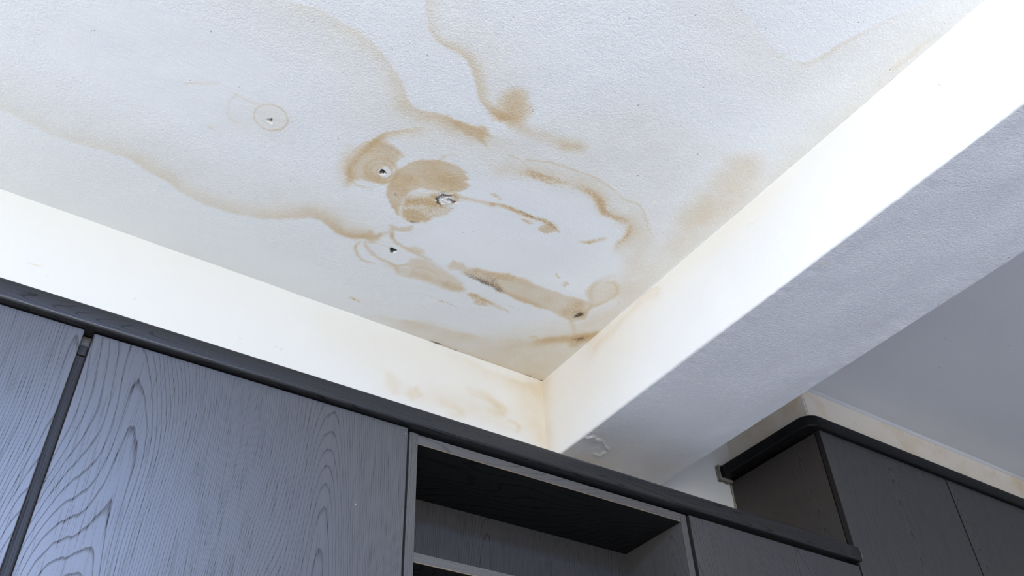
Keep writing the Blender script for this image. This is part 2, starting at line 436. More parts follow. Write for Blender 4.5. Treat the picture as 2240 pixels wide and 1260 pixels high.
# ---------------------------------------------------------------- stain tables, metres on each surface
CEIL = [
    ('band', [[0.1408, 0.9984], [0.1864, 0.9996], [0.2409, 0.977], [0.2822, 0.9747], [0.3112, 0.9759], [0.3438, 0.9774], [0.3667, 0.983], [0.392, 0.9925], [0.4177, 1.0022], [0.4492, 1.0221], [0.475, 1.0384], [0.5028, 1.0698], [0.5357, 1.0852], [0.5579, 1.0845], [0.5821, 1.0709], [0.6081, 1.068], [0.6324, 1.0677], [0.6576, 1.0626], [0.6811, 1.0601]], 0.0311, 0.0052, [0.01, 0.05, 0.08, 0.08, 0.09, 0.11, 0.12, 0.12, 0.12, 0.12, 0.14, 0.2, 0.3, 0.36, 0.4, 0.46, 0.5, 0.55, 0.5], 'R'),
    ('band', [[0.1408, 0.9984], [0.2409, 0.977], [0.3438, 0.9774], [0.4492, 1.0221], [0.5062, 1.072], [0.5579, 1.0845], [0.6324, 1.0677], [0.6811, 1.0601]], 0.1193, 0.0043, [0.03, 0.05, 0.07, 0.08, 0.12, 0.12, 0.12, 0.1], 'R'),
    ('fill', [[0.6126, 1.0696], [0.6391, 1.0651], [0.6575, 1.0567], [0.6801, 1.0547], [0.6966, 1.0505], [0.7008, 1.0724], [0.7224, 1.0933], [0.7008, 1.0879], [0.6807, 1.0848], [0.6636, 1.0862], [0.6371, 1.0814]], 0.0056, 0.5, 'R'),
    ('band', [[0.6806, 1.0498], [0.6973, 1.0516], [0.706, 1.0692]], 0.0046, 0.0057, [0.3, 0.4, 0.2], 'R'),
    ('band', [[0.4187, 0.8231], [0.4423, 0.8669], [0.4605, 0.8918], [0.4831, 0.9075], [0.5089, 0.9116], [0.5352, 0.9105], [0.5616, 0.9161], [0.5821, 0.9243], [0.603, 0.9436], [0.621, 0.9653], [0.6411, 0.9866], [0.6599, 0.9978], [0.6813, 1.002], [0.7037, 1.0072]], 0.0052, 0.0166, [0.1, 0.12, 0.14, 0.2, 0.28, 0.32, 0.36, 0.36, 0.34, 0.34, 0.36, 0.42, 0.5, 0.5], 'R'),
    ('band', [[0.4187, 0.8231], [0.4605, 0.8918], [0.5089, 0.9116], [0.5616, 0.9161], [0.603, 0.9436], [0.6411, 0.9866], [0.6813, 1.002]], 0.0041, 0.0921, [0.04, 0.05, 0.07, 0.08, 0.08, 0.08, 0.08], 'R'),
    ('fill', [[0.6815, 0.9729], [0.6759, 0.948], [0.6857, 0.9292], [0.6998, 0.9204], [0.7187, 0.9255], [0.7279, 0.9426], [0.7447, 0.9567], [0.7516, 0.9775], [0.7511, 1.0002], [0.7375, 1.0146], [0.7164, 1.0082], [0.6952, 1.0125], [0.6969, 0.9893]], 0.0165, 0.62, 'R'),
    ('band', [[0.6813, 1.002], [0.7037, 1.0072], [0.7278, 0.9981]], 0.009, 0.0112, [0.4, 0.5, 0.4], 'R'),
    ('band', [[0.7569, 1.0071], [0.797, 1.0006], [0.8382, 0.9966], [0.8725, 0.9911], [0.9022, 0.9822]], 0.0187, 0.0164, [0.3, 0.2, 0.22, 0.32, 0.3], 'R'),
    ('fill', [[0.8483, 0.9842], [0.884, 0.9683], [0.913, 0.9723], [0.9077, 0.9947], [0.8734, 1.0064]], 0.014, 0.16, 'R'),
    ('fill', [[0.7025, 1.0713], [0.9514, 0.8268], [1.1716, 0.8285], [1.2378, 1.0296], [1.2323, 1.1281], [1.0628, 1.0819], [0.7892, 1.1295]], 0.0695, 0.07, 'R'),
    ('ring', [0.2796, 1.2689], 0.0355, 0.002, 0.34, 'R'),
    ('fill', [[0.2466, 1.2821], [0.2493, 1.2574], [0.2651, 1.2404], [0.2899, 1.2379], [0.3133, 1.2539], [0.3141, 1.2786], [0.3013, 1.2939], [0.2735, 1.3007]], 0.0055, 0.05, 'R'),
    ('band', [[0.193, 1.2528], [0.204, 1.253], [0.225, 1.2526], [0.244, 1.2492]], 0.0032, 0.0032, [0.1, 0.14, 0.12, 0.16], 'R'),
    ('band', [[0.193, 1.2528], [0.1887, 1.2794], [0.1925, 1.2955], [0.2102, 1.3164], [0.2321, 1.3145]], 0.0054, 0.0043, [0.1, 0.11, 0.1, 0.12, 0.06], 'R'),
    ('band', [[0.0936, 1.279], [0.1097, 1.2636], [0.1267, 1.257], [0.1511, 1.2405]], 0.0042, 0.0031, [0.1, 0.17, 0.14, 0.08], 'R'),
    ('fill', [[0.2214, 1.259], [0.2706, 1.2285], [0.3287, 1.2428], [0.3062, 1.3166], [0.1872, 1.3602]], 0.0323, 0.05, 'R'),
    ('dot', [0.1796, 1.3649], 0.0045, 0.25, 'R'),
    ('dot', [0.0434, 1.1514], 0.0048, 0.16, 'G'),
    ('dot', [-0.0596, 1.2616], 0.0049, 0.1, 'G'),
    ('band', [[-0.1354, 1.2601], [-0.1343, 1.2837], [-0.1271, 1.3001], [-0.1159, 1.3069]], 0.0015, 0.0015, [0.04, 0.1, 0.1, 0.04], 'R'),
    ('fill', [[0.4949, 1.3456], [0.4803, 1.3198], [0.474, 1.2944], [0.4751, 1.2634], [0.4808, 1.2379], [0.4905, 1.2164], [0.5011, 1.2037], [0.5205, 1.1994], [0.5417, 1.2003], [0.5634, 1.2041], [0.5751, 1.2128], [0.5724, 1.2321], [0.5727, 1.2482], [0.5782, 1.2744], [0.5834, 1.2912], [0.5796, 1.3138], [0.5646, 1.3196], [0.5454, 1.3263], [0.5247, 1.3273], [0.5094, 1.3417], [0.5026, 1.3544]], 0.0074, 0.5, 'R'),
    ('band', [[0.5034, 1.3708], [0.5006, 1.3355], [0.4914, 1.3212], [0.4879, 1.2972], [0.4895, 1.2768], [0.4926, 1.2526], [0.4971, 1.2341], [0.4986, 1.2145], [0.5067, 1.188]], 0.0095, 0.0083, [0.1, 0.5, 0.55, 0.5, 0.5, 0.55, 0.5, 0.5, 0.3], 'R'),
    ('band', [[0.5006, 1.3355], [0.4914, 1.3212], [0.4879, 1.2972], [0.4895, 1.2768], [0.4926, 1.2526]], 0.0036, 0.0036, [0.25, 0.45, 0.45, 0.4, 0.15], 'G'),
    ('band', [[0.4948, 1.2091], [0.5055, 1.1856], [0.5228, 1.1643], [0.5519, 1.1356], [0.5755, 1.118]], 0.016, 0.0034, [0.5, 0.45, 0.4, 0.28, 0.1], 'R'),
    ('band', [[0.478, 1.3245], [0.4693, 1.2941], [0.4704, 1.2632], [0.4776, 1.2337], [0.4873, 1.2168]], 0.0047, 0.0035, [0.1, 0.25, 0.25, 0.3, 0.2], 'R'),
    ('band', [[0.4915, 1.3629], [0.4741, 1.3236], [0.4628, 1.2853], [0.4643, 1.2528]], 0.0166, 0.0142, [0.12, 0.2, 0.2, 0.1], 'R'),
    ('band', [[0.5101, 1.348], [0.5346, 1.35], [0.5594, 1.3399]], 0.005, 0.005, [0.2, 0.22, 0.1], 'R'),
    ('band', [[0.5243, 1.2001], [0.5516, 1.2083], [0.5781, 1.2141]], 0.0059, 0.0047, [0.2, 0.35, 0.25], 'A'),
    ('ring', [0.5525, 1.2819], 0.0364, 0.0043, 0.45, 'R'),
    ('ring', [0.5531, 1.2832], 0.0247, 0.0032, 0.38, 'R'),
    ('eraser', [0.5616, 1.2813], 0.0169, 0.92),
    ('ring', [0.5616, 1.2813], 0.0182, 0.0024, 0.2, 'R'),
    ('fill', [[0.4949, 1.3456], [0.4803, 1.3198], [0.474, 1.2944], [0.4808, 1.2379], [0.5011, 1.2037], [0.5417, 1.2003], [0.5768, 1.2117], [0.5727, 1.2482], [0.5834, 1.2912], [0.5646, 1.3196], [0.5247, 1.3273]], 0.0098, 0.3, 'A'),
    ('band', [[0.5023, 1.3562], [0.521, 1.3584], [0.5476, 1.3523]], 0.0037, 0.0037, [0.2, 0.3, 0.1], 'A'),
    ('fill', [[0.5879, 1.2568], [0.5927, 1.2391], [0.6035, 1.2194], [0.6159, 1.2053], [0.6384, 1.1898], [0.6533, 1.1823], [0.6751, 1.1802], [0.693, 1.1773], [0.707, 1.1802], [0.717, 1.1823], [0.7194, 1.1925], [0.7392, 1.2005], [0.7312, 1.2122], [0.7494, 1.213], [0.749, 1.2269], [0.7442, 1.242], [0.7284, 1.2517], [0.7118, 1.2619], [0.6938, 1.2677], [0.673, 1.277], [0.6538, 1.2802], [0.6416, 1.3049], [0.635, 1.3246], [0.6394, 1.3466], [0.6476, 1.3738], [0.6506, 1.3865], [0.6335, 1.3752], [0.6138, 1.3588], [0.5969, 1.3428], [0.5884, 1.3169], [0.5835, 1.2845]], 0.0049, 0.6, 'R'),
    ('band', [[0.5886, 1.2897], [0.5879, 1.2568], [0.5927, 1.2391], [0.6035, 1.2194], [0.6159, 1.2053], [0.6384, 1.1898], [0.6533, 1.1823]], 0.0048, 0.0036, [0.3, 0.4, 0.4, 0.35, 0.3, 0.3, 0.25], 'R'),
    ('band', [[0.6526, 1.1811], [0.6569, 1.1655], [0.6672, 1.1544], [0.6799, 1.1513]], 0.0036, 0.0024, [0.3, 0.25, 0.2, 0.1], 'R'),
    ('band', [[0.6533, 1.1823], [0.6751, 1.1802], [0.6937, 1.1785], [0.7121, 1.1804]], 0.0036, 0.0036, [0.3, 0.4, 0.35, 0.3], 'A'),
    ('fill', [[0.5932, 1.2668], [0.6206, 1.2137], [0.6581, 1.1906], [0.7189, 1.1978], [0.7375, 1.2288], [0.6731, 1.2684], [0.632, 1.3282], [0.6066, 1.3264]], 0.0122, 0.3, 'A'),
    ('fill', [[0.6595, 1.2227], [0.6911, 1.2032], [0.7171, 1.2157], [0.716, 1.2455], [0.6854, 1.2574]], 0.0147, 0.25, 'R'),
    ('band', [[0.5897, 1.3195], [0.5979, 1.3422], [0.617, 1.3603], [0.6377, 1.3762], [0.6523, 1.3873]], 0.0039, 0.0051, [0.3, 0.35, 0.35, 0.35, 0.3], 'R'),
    ('fill', [[0.635, 1.3246], [0.6545, 1.3127], [0.701, 1.3], [0.7254, 1.3029], [0.7569, 1.2998], [0.7549, 1.3228], [0.7324, 1.3439], [0.7239, 1.3675], [0.7065, 1.3892], [0.6764, 1.3946], [0.6549, 1.3875]], 0.0064, 0.28, 'R'),
    ('fill', [[0.6565, 1.3811], [0.6649, 1.3524], [0.6976, 1.3523], [0.7204, 1.3567], [0.7108, 1.3829], [0.6809, 1.3937]], 0.0066, 0.38, 'A'),
    ('fill', [[0.6298, 1.3472], [0.6932, 1.282], [0.7489, 1.2478], [0.7605, 1.3212], [0.7205, 1.3751], [0.6667, 1.3932]], 0.0077, 0.42, 'A'),
    ('band', [[0.6751, 1.3899], [0.6932, 1.3881], [0.7119, 1.3804]], 0.004, 0.004, [0.3, 0.6, 0.3], 'G'),
    ('fill', [[0.6451, 1.4286], [0.674, 1.4259], [0.7012, 1.3981], [0.7064, 1.4194], [0.6942, 1.4326], [0.6643, 1.4413]], 0.0053, 0.35, 'R'),
    ('band', [[0.6662, 1.4496], [0.6749, 1.4615]], 0.0055, 0.0055, [0.6, 0.6], 'R'),
    ('eraser', [0.6612, 1.4113], 0.0163, 0.8),
    ('fill', [[0.6278, 1.3203], [0.6789, 1.2786], [0.7343, 1.2446], [0.7549, 1.2706], [0.7228, 1.3116], [0.6527, 1.3438]], 0.0101, 0.36, 'A'),
    ('fill', [[0.6278, 1.3203], [0.6789, 1.2786], [0.7343, 1.2446], [0.7549, 1.2706], [0.7228, 1.3116], [0.6527, 1.3438]], 0.0101, 0.26, 'R'),
    ('fill', [[0.7025, 1.285], [0.7081, 1.2729], [0.7229, 1.2638], [0.7368, 1.2658], [0.7394, 1.2854], [0.7295, 1.2968], [0.7145, 1.2971]], 0.0051, 0.5, 'A'),
    ('eraser', [0.7221, 1.2818], 0.0189, 0.75),
    ('band', [[0.7087, 1.2848], [0.7151, 1.272], [0.7269, 1.2683]], 0.0064, 0.0064, [0.7, 0.95, 0.8], 'G'),
    ('band', [[0.707, 1.2928], [0.7167, 1.301]], 0.0065, 0.0065, [0.95, 0.8], 'G'),
    ('band', [[0.7266, 1.2808], [0.7443, 1.2806]], 0.0065, 0.0065, [0.6, 0.9], 'G'),
    ('band', [[0.7232, 1.3078], [0.755, 1.3009]], 0.0052, 0.0052, [0.3, 0.5], 'G'),
    ('dot', [0.6163, 1.3309], 0.0051, 0.6, 'G'),
    ('band', [[0.7311, 1.2605], [0.7526, 1.2561], [0.7833, 1.2496], [0.8106, 1.2435], [0.8327, 1.239]], 0.0064, 0.0052, [0.25, 0.35, 0.4, 0.4, 0.45], 'R'),
    ('band', [[0.809, 1.241], [0.8367, 1.233], [0.8663, 1.2256], [0.8987, 1.224], [0.9352, 1.2218], [0.9741, 1.2204], [1.0039, 1.2249], [1.0223, 1.227]], 0.0107, 0.0093, [0.45, 0.6, 0.65, 0.7, 0.75, 0.75, 0.7, 0.6], 'A'),
    ('band', [[0.8367, 1.233], [0.8987, 1.224], [0.9741, 1.2204], [1.0068, 1.225]], 0.0081, 0.0081, [0.3, 0.35, 0.35, 0.3], 'R'),
    ('band', [[0.8877, 1.2216], [0.9147, 1.2197], [0.9494, 1.2206], [0.9837, 1.2202], [1.0135, 1.2266]], 0.0067, 0.0067, [0.3, 0.5, 0.45, 0.45, 0.4], 'G'),
    ('fill', [[0.8002, 1.2146], [0.8109, 1.2028], [0.8205, 1.2057], [0.8393, 1.2065], [0.849, 1.2093], [0.8394, 1.2188], [0.8178, 1.2178]], 0.0038, 0.6, 'A'),
    ('fill', [[0.9119, 1.2397], [0.9253, 1.2353], [0.9499, 1.2352], [0.9534, 1.2443], [0.9369, 1.2525]], 0.004, 0.65, 'A'),
    ('fill', [[0.9648, 1.2449], [0.9768, 1.23], [1.0009, 1.2247], [1.0163, 1.2344], [1.0004, 1.2518], [0.9809, 1.256]], 0.0054, 0.75, 'A'),
    ('fill', [[0.9716, 1.2426], [0.9873, 1.2331], [1.0095, 1.2328], [0.9917, 1.2514]], 0.0054, 0.35, 'G'),
    ('fill', [[0.7627, 1.1592], [0.7783, 1.1264], [0.8135, 1.1179], [0.8445, 1.0972], [0.8719, 1.1087], [0.8291, 1.1317], [0.7925, 1.1542]], 0.0074, 0.3, 'A'),
    ('fill', [[0.7591, 1.1317], [0.7845, 1.1029], [0.8421, 1.0937], [0.8765, 1.1059], [0.8215, 1.1397], [0.7818, 1.1574]], 0.0194, 0.16, 'R'),
    ('band', [[0.8462, 1.0978], [0.867, 1.1017], [0.8966, 1.097], [0.9357, 1.0848], [0.9667, 1.0812], [0.999, 1.0787], [1.0278, 1.0838], [1.0523, 1.0973], [1.0763, 1.1154], [1.1016, 1.1202], [1.1309, 1.1116], [1.1569, 1.1183], [1.1764, 1.135], [1.1832, 1.158], [1.1779, 1.1828], [1.1902, 1.2113]], 0.0186, 0.0146, [0.4, 0.55, 0.6, 0.5, 0.5, 0.55, 0.6, 0.68, 0.6, 0.55, 0.5, 0.48, 0.5, 0.48, 0.48, 0.3], 'A'),
    ('band', [[0.867, 1.1017], [0.9348, 1.0836], [0.9981, 1.0775], [1.0514, 1.0961], [1.0763, 1.1154], [1.1103, 1.1149], [1.1569, 1.1183], [1.1764, 1.135], [1.1845, 1.165], [1.1858, 1.2059]], 0.0148, 0.0202, [0.14, 0.2, 0.24, 0.34, 0.3, 0.26, 0.26, 0.28, 0.26, 0.16], 'R'),
    ('band', [[0.8852, 1.109], [0.9185, 1.1091], [0.946, 1.1008]], 0.0063, 0.0051, [0.2, 0.3, 0.2], 'A'),
    ('band', [[1.0866, 1.2325], [1.1096, 1.2243], [1.1234, 1.2022], [1.1462, 1.1766]], 0.0098, 0.0084, [0.4, 0.65, 0.55, 0.3], 'A'),
    ('band', [[1.0906, 1.23], [1.1106, 1.2218], [1.1344, 1.1916]], 0.007, 0.007, [0.2, 0.35, 0.2], 'R'),
    ('band', [[0.7798, 1.0881], [0.8004, 1.085], [0.82, 1.0876], [0.8437, 1.096]], 0.0022, 0.0019, [0.35, 0.3, 0.25, 0.2], 'R'),
    ('band', [[0.8181, 1.0774], [0.8608, 1.0592], [0.9087, 1.0477], [0.9508, 1.0417], [0.9907, 1.0357], [1.0302, 1.0422], [1.0733, 1.0524], [1.1, 1.0556], [1.1279, 1.0511], [1.1594, 1.0645], [1.1879, 1.0862], [1.2223, 1.1109]], 0.0039, 0.0019, [0.25, 0.3, 0.3, 0.28, 0.26, 0.25, 0.24, 0.22, 0.26, 0.26, 0.25, 0.2], 'R'),
    ('fill', [[0.8189, 1.0785], [0.9095, 1.0489], [0.9916, 1.0368], [1.0742, 1.0536], [1.1289, 1.0523], [1.189, 1.0874], [1.2323, 1.1281], [1.287, 1.2586], [1.2052, 1.2245], [1.1711, 1.1267], [1.0724, 1.1122], [1.0019, 1.0752], [0.8741, 1.1024]], 0.0121, 0.08, 'R'),
    ('fill', [[1.1403, 1.0891], [1.2424, 1.122], [1.3106, 1.202], [1.3547, 1.3508], [1.2867, 1.3463], [1.236, 1.2059]], 0.0349, 0.16, 'R'),
    ('band', [[-0.265, 1.5477], [-0.2127, 1.5445], [-0.1692, 1.546], [-0.1233, 1.5586], [-0.0777, 1.5603], [-0.0346, 1.5519], [0.0261, 1.5438], [0.0646, 1.5453], [0.1105, 1.5589], [0.1466, 1.5681], [0.1805, 1.581], [0.2338, 1.5915], [0.2994, 1.585], [0.3566, 1.5734], [0.4078, 1.5476], [0.4566, 1.5123], [0.4716, 1.4977], [0.4958, 1.4957], [0.5219, 1.5056], [0.5499, 1.5185], [0.5764, 1.5195], [0.6066, 1.5069]], 0.0063, 0.0328, [0.05, 0.06, 0.07, 0.07, 0.07, 0.08, 0.12, 0.16, 0.17, 0.16, 0.14, 0.12, 0.13, 0.15, 0.17, 0.24, 0.3, 0.34, 0.4, 0.47, 0.52, 0.48], 'R'),
    ('band', [[-0.265, 1.5477], [-0.2127, 1.5445], [-0.1233, 1.5586], [-0.0346, 1.5519], [0.0646, 1.5453], [0.1466, 1.5681], [0.2338, 1.5915], [0.3566, 1.5734], [0.4566, 1.5123], [0.5219, 1.5056], [0.5764, 1.5195]], 0.0049, 0.0972, [0.04, 0.05, 0.05, 0.06, 0.08, 0.09, 0.08, 0.09, 0.1, 0.1, 0.1], 'R'),
    ('band', [[0.5593, 1.5147], [0.5899, 1.5113], [0.6223, 1.5031]], 0.0095, 0.0136, [0.35, 0.45, 0.4], 'R'),
    ('fill', [[0.6034, 1.5031], [0.6129, 1.484], [0.6223, 1.4726], [0.6378, 1.4784], [0.6498, 1.4672], [0.653, 1.4883], [0.6399, 1.5079], [0.6207, 1.5099]], 0.0068, 0.55, 'R'),
    ('band', [[0.6395, 1.4869], [0.6566, 1.4631], [0.6602, 1.4381]], 0.0068, 0.0082, [0.35, 0.3, 0.25], 'R'),
    ('eraser', [0.6222, 1.5207], 0.0179, 0.7),
    ('band', [[0.6139, 1.5218], [0.6122, 1.5443], [0.6247, 1.5624], [0.6445, 1.5766], [0.6639, 1.579], [0.6828, 1.5778]], 0.0043, 0.0043, [0.3, 0.4, 0.36, 0.36, 0.3, 0.2], 'R'),
    ('band', [[0.6297, 1.518], [0.6409, 1.5328], [0.6556, 1.5417], [0.6929, 1.5513], [0.7277, 1.5547], [0.7469, 1.5431], [0.7567, 1.529]], 0.0057, 0.0043, [0.35, 0.34, 0.34, 0.36, 0.4, 0.36, 0.3], 'R'),
    ('band', [[0.6268, 1.512], [0.6606, 1.5032], [0.6897, 1.4972]], 0.0028, 0.0028, [0.25, 0.2, 0.1], 'R'),
    ('band', [[0.6717, 1.4577], [0.6857, 1.4723], [0.7008, 1.4787], [0.7171, 1.4825], [0.732, 1.4834], [0.7705, 1.486], [0.8002, 1.4863]], 0.0056, 0.0056, [0.55, 0.5, 0.45, 0.4, 0.38, 0.32, 0.25], 'R'),
    ('fill', [[0.7242, 1.4763], [0.7447, 1.4658], [0.7597, 1.4666], [0.7756, 1.4689], [0.765, 1.4833]], 0.0056, 0.45, 'A'),
    ('fill', [[0.7143, 1.4823], [0.7374, 1.4643], [0.7667, 1.4624], [0.777, 1.4761], [0.7438, 1.4882]], 0.007, 0.28, 'R'),
    ('fill', [[0.7312, 1.5588], [0.7506, 1.5805], [0.792, 1.5767], [0.8462, 1.5676], [0.8968, 1.5676], [0.9289, 1.5616], [0.9337, 1.541], [0.9201, 1.5231], [0.8942, 1.5129], [0.8538, 1.5034], [0.8133, 1.4927], [0.7804, 1.4942], [0.7537, 1.5063], [0.7575, 1.5305], [0.7502, 1.5619]], 0.0087, 0.34, 'R'),
    ('band', [[0.715, 1.5583], [0.7552, 1.5588], [0.7995, 1.553], [0.8462, 1.5504], [0.8946, 1.5493], [0.9234, 1.5428]], 0.0134, 0.0089, [0.15, 0.22, 0.22, 0.25, 0.34, 0.36], 'R'),
    ('fill', [[0.8593, 1.5489], [0.8824, 1.5285], [0.9159, 1.5256], [0.9306, 1.5429], [0.9175, 1.564], [0.8817, 1.5636]], 0.0075, 0.4, 'A'),
    ('fill', [[0.7931, 1.5049], [0.8526, 1.4896], [0.8914, 1.5082], [0.8456, 1.5252]], 0.0101, 0.28, 'A'),
    ('band', [[0.7806, 1.5434], [0.7949, 1.5203], [0.8163, 1.5219], [0.8483, 1.5299]], 0.0058, 0.0058, [0.2, 0.3, 0.28, 0.2], 'R'),
    ('eraser', [0.7641, 1.5577], 0.0184, 0.35),
    ('fill', [[0.8522, 1.4609], [0.8789, 1.4571], [0.8943, 1.4643], [0.9199, 1.4488], [0.9379, 1.4484], [0.9632, 1.4457], [0.9982, 1.4288], [1.0436, 1.4248], [1.0855, 1.4277], [1.1237, 1.4244], [1.1635, 1.4227], [1.2027, 1.4193], [1.2401, 1.4127], [1.2749, 1.4148], [1.2808, 1.4392], [1.2899, 1.4787], [1.266, 1.505], [1.2239, 1.5063], [1.1742, 1.496], [1.138, 1.5038], [1.0901, 1.5073], [1.0399, 1.5037], [0.9979, 1.5001], [0.9476, 1.4935], [0.9072, 1.4901], [0.8806, 1.483], [0.8611, 1.4948], [0.8505, 1.4908]], 0.0058, 0.38, 'R'),
    ('fill', [[0.8496, 1.4893], [0.8522, 1.4609], [0.8789, 1.4571], [0.8943, 1.4643], [0.9199, 1.4488], [0.9632, 1.4457], [0.9982, 1.4288], [1.0436, 1.4248], [1.0288, 1.4532], [0.9944, 1.4674], [1.0399, 1.5037], [0.9476, 1.4935], [0.8806, 1.483]], 0.0058, 0.4, 'A'),
    ('band', [[0.9475, 1.4637], [1.0062, 1.441], [1.0487, 1.4325], [1.0908, 1.4354]], 0.015, 0.0105, [0.2, 0.3, 0.3, 0.15], 'R'),
    ('band', [[0.9857, 1.4878], [1.0357, 1.4973], [1.0858, 1.5009], [1.1357, 1.5006], [1.162, 1.4941]], 0.0062, 0.0109, [0.3, 0.45, 0.5, 0.5, 0.25], 'R'),
    ('band', [[0.8775, 1.4849], [0.9063, 1.4886], [0.9456, 1.4904], [0.9825, 1.4941], [1.0136, 1.4973], [1.0378, 1.5005]], 0.0121, 0.0197, [0.25, 0.45, 0.55, 0.62, 0.62, 0.4], 'G'),
    ('fill', [[0.9357, 1.4539], [0.959, 1.4525], [0.9966, 1.4596], [0.991, 1.4847], [0.9603, 1.4772]], 0.0103, 0.35, 'G'),
    ('fill', [[1.1744, 1.425], [1.2512, 1.4129], [1.2821, 1.4221], [1.2968, 1.4794], [1.2661, 1.5074], [1.2214, 1.5007]], 0.0155, 0.4, 'A'),
    ('fill', [[1.2291, 1.4678], [1.2697, 1.4435], [1.2902, 1.4642], [1.2807, 1.501], [1.2532, 1.5007]], 0.0144, 0.35, 'G'),
    ('band', [[1.2614, 1.4815], [1.2675, 1.4683]], 0.0057, 0.0057, [0.9, 0.9], 'G'),
    ('band', [[1.2715, 1.4145], [1.2319, 1.3793], [1.2254, 1.3281], [1.2465, 1.2917]], 0.0106, 0.0106, [0.2, 0.25, 0.25, 0.1], 'R'),
    ('fill', [[1.2223, 1.3851], [1.2182, 1.339], [1.2589, 1.3014], [1.2876, 1.3235], [1.2988, 1.3616], [1.2845, 1.4044], [1.2711, 1.4286]], 0.0124, 0.2, 'R'),
    ('band', [[1.2477, 1.3168], [1.2714, 1.3112], [1.2926, 1.3338], [1.2988, 1.3616], [1.2893, 1.3901], [1.2785, 1.4195], [1.274, 1.4409]], 0.0063, 0.0078, [0.15, 0.25, 0.3, 0.3, 0.36, 0.4, 0.36], 'R'),
    ('fill', [[1.2237, 1.3664], [1.2402, 1.3432], [1.256, 1.3514], [1.2461, 1.3752]], 0.0061, 0.3, 'A'),
    ('fill', [[1.1018, 1.3662], [1.1122, 1.3599], [1.1207, 1.3676], [1.1355, 1.3672], [1.1251, 1.3778]], 0.003, 0.65, 'A'),
    ('fill', [[1.1423, 1.3891], [1.1516, 1.3726], [1.1656, 1.3794], [1.164, 1.398], [1.1533, 1.4]], 0.003, 0.6, 'A'),
    ('fill', [[1.1483, 1.3681], [1.1803, 1.3662], [1.2277, 1.3818], [1.203, 1.3967], [1.1735, 1.3922]], 0.0075, 0.28, 'A'),
    ('band', [[1.2659, 1.5027], [1.2843, 1.5232], [1.3007, 1.5455]], 0.0066, 0.0066, [0.3, 0.3, 0.15], 'R'),
    ('band', [[0.9499, 1.5511], [0.9666, 1.55], [0.9907, 1.5512], [1.031, 1.552], [1.0687, 1.5593], [1.1004, 1.566], [1.1236, 1.571]], 0.0125, 0.011, [0.5, 0.6, 0.65, 0.55, 0.5, 0.4, 0.2], 'A'),
    ('band', [[0.9613, 1.5532], [1.0044, 1.552], [1.0514, 1.5558]], 0.0093, 0.0093, [0.25, 0.35, 0.2], 'R'),
    ('fill', [[0.9663, 1.5614], [1.0085, 1.5586], [1.0373, 1.5688], [1.0103, 1.585], [0.9923, 1.5798]], 0.0062, 0.5, 'A'),
    ('band', [[1.0557, 1.544], [1.086, 1.5396], [1.1199, 1.5402]], 0.0063, 0.0063, [0.3, 0.5, 0.25], 'A'),
    ('band', [[0.8629, 1.6146], [0.8896, 1.6142], [0.9124, 1.6163], [0.9406, 1.6153], [0.9712, 1.6177]], 0.0054, 0.0054, [0.5, 0.3, 0.6, 0.5, 0.2], 'A'),
    ('band', [[0.6866, 1.7317], [0.6996, 1.7306], [0.7166, 1.7293]], 0.004, 0.004, [0.4, 0.7, 0.5], 'A'),
    ('band', [[0.6866, 1.7317], [0.6996, 1.7306], [0.7166, 1.7293]], 0.0054, 0.0054, [0.2, 0.35, 0.2], 'R'),
    ('band', [[1.1708, 1.6679], [1.2099, 1.6549], [1.2373, 1.636], [1.2561, 1.6121], [1.2832, 1.5885], [1.3146, 1.5597], [1.3437, 1.5348], [1.3569, 1.5195]], 0.0221, 0.017, [0.12, 0.2, 0.55, 0.6, 0.62, 0.75, 0.8, 0.65], 'R'),
    ('fill', [[1.3066, 1.5846], [1.3209, 1.5484], [1.3556, 1.5178], [1.3543, 1.5487], [1.3467, 1.5941], [1.3328, 1.6023]], 0.0102, 0.55, 'R'),
    ('fill', [[1.321, 1.5685], [1.3376, 1.5485], [1.3512, 1.5556], [1.341, 1.582]], 0.0102, 0.5, 'G'),
    ('band', [[1.2507, 1.6205], [1.2857, 1.592], [1.3184, 1.565], [1.3464, 1.5383], [1.3559, 1.5225]], 0.0153, 0.0119, [0.2, 0.35, 0.5, 0.6, 0.4], 'R'),
    ('band', [[1.2856, 1.5896], [1.3184, 1.565], [1.3494, 1.5314]], 0.0119, 0.0102, [0.2, 0.4, 0.35], 'G'),
    ('band', [[1.2054, 1.6247], [1.2202, 1.6184], [1.2357, 1.6268], [1.2376, 1.6435]], 0.0068, 0.0068, [0.3, 0.35, 0.2, 0.1], 'R'),
    ('band', [[0.8789, 1.7364], [0.9317, 1.7264], [0.9698, 1.7231], [1.015, 1.7157], [1.0597, 1.7015]], 0.0362, 0.0066, [0.1, 0.12, 0.14, 0.14, 0.2], 'R'),
    ('fill', [[0.8468, 1.7843], [0.9137, 1.7204], [1.0676, 1.7018], [1.2505, 1.6435], [1.3295, 1.571], [1.3736, 1.5195], [1.3763, 1.7996], [1.2272, 1.8032], [1.0618, 1.7942]], 0.0293, 0.16, 'R'),
    ('fill', [[1.1068, 1.666], [1.2612, 1.5007], [1.3376, 1.4311], [1.3763, 1.7996], [1.1433, 1.7987]], 0.0667, 0.14, 'R'),
    ('band', [[0.8806, 1.7934], [0.9661, 1.7872], [1.0837, 1.7917], [1.155, 1.7918], [1.2536, 1.7932], [1.367, 1.7936]], 0.0106, 0.0159, [0.08, 0.15, 0.25, 0.28, 0.28, 0.35], 'R'),
    ('band', [[0.9527, 1.7901], [0.9816, 1.788], [1.0197, 1.7883], [1.0814, 1.7931], [1.1151, 1.7941], [1.155, 1.7918], [1.2391, 1.7962], [1.3029, 1.7919], [1.363, 1.7903]], 0.0053, 0.0053, [0.2, 0.8, 0.4, 0.9, 0.75, 0.4, 0.5, 0.55, 0.75], 'G'),
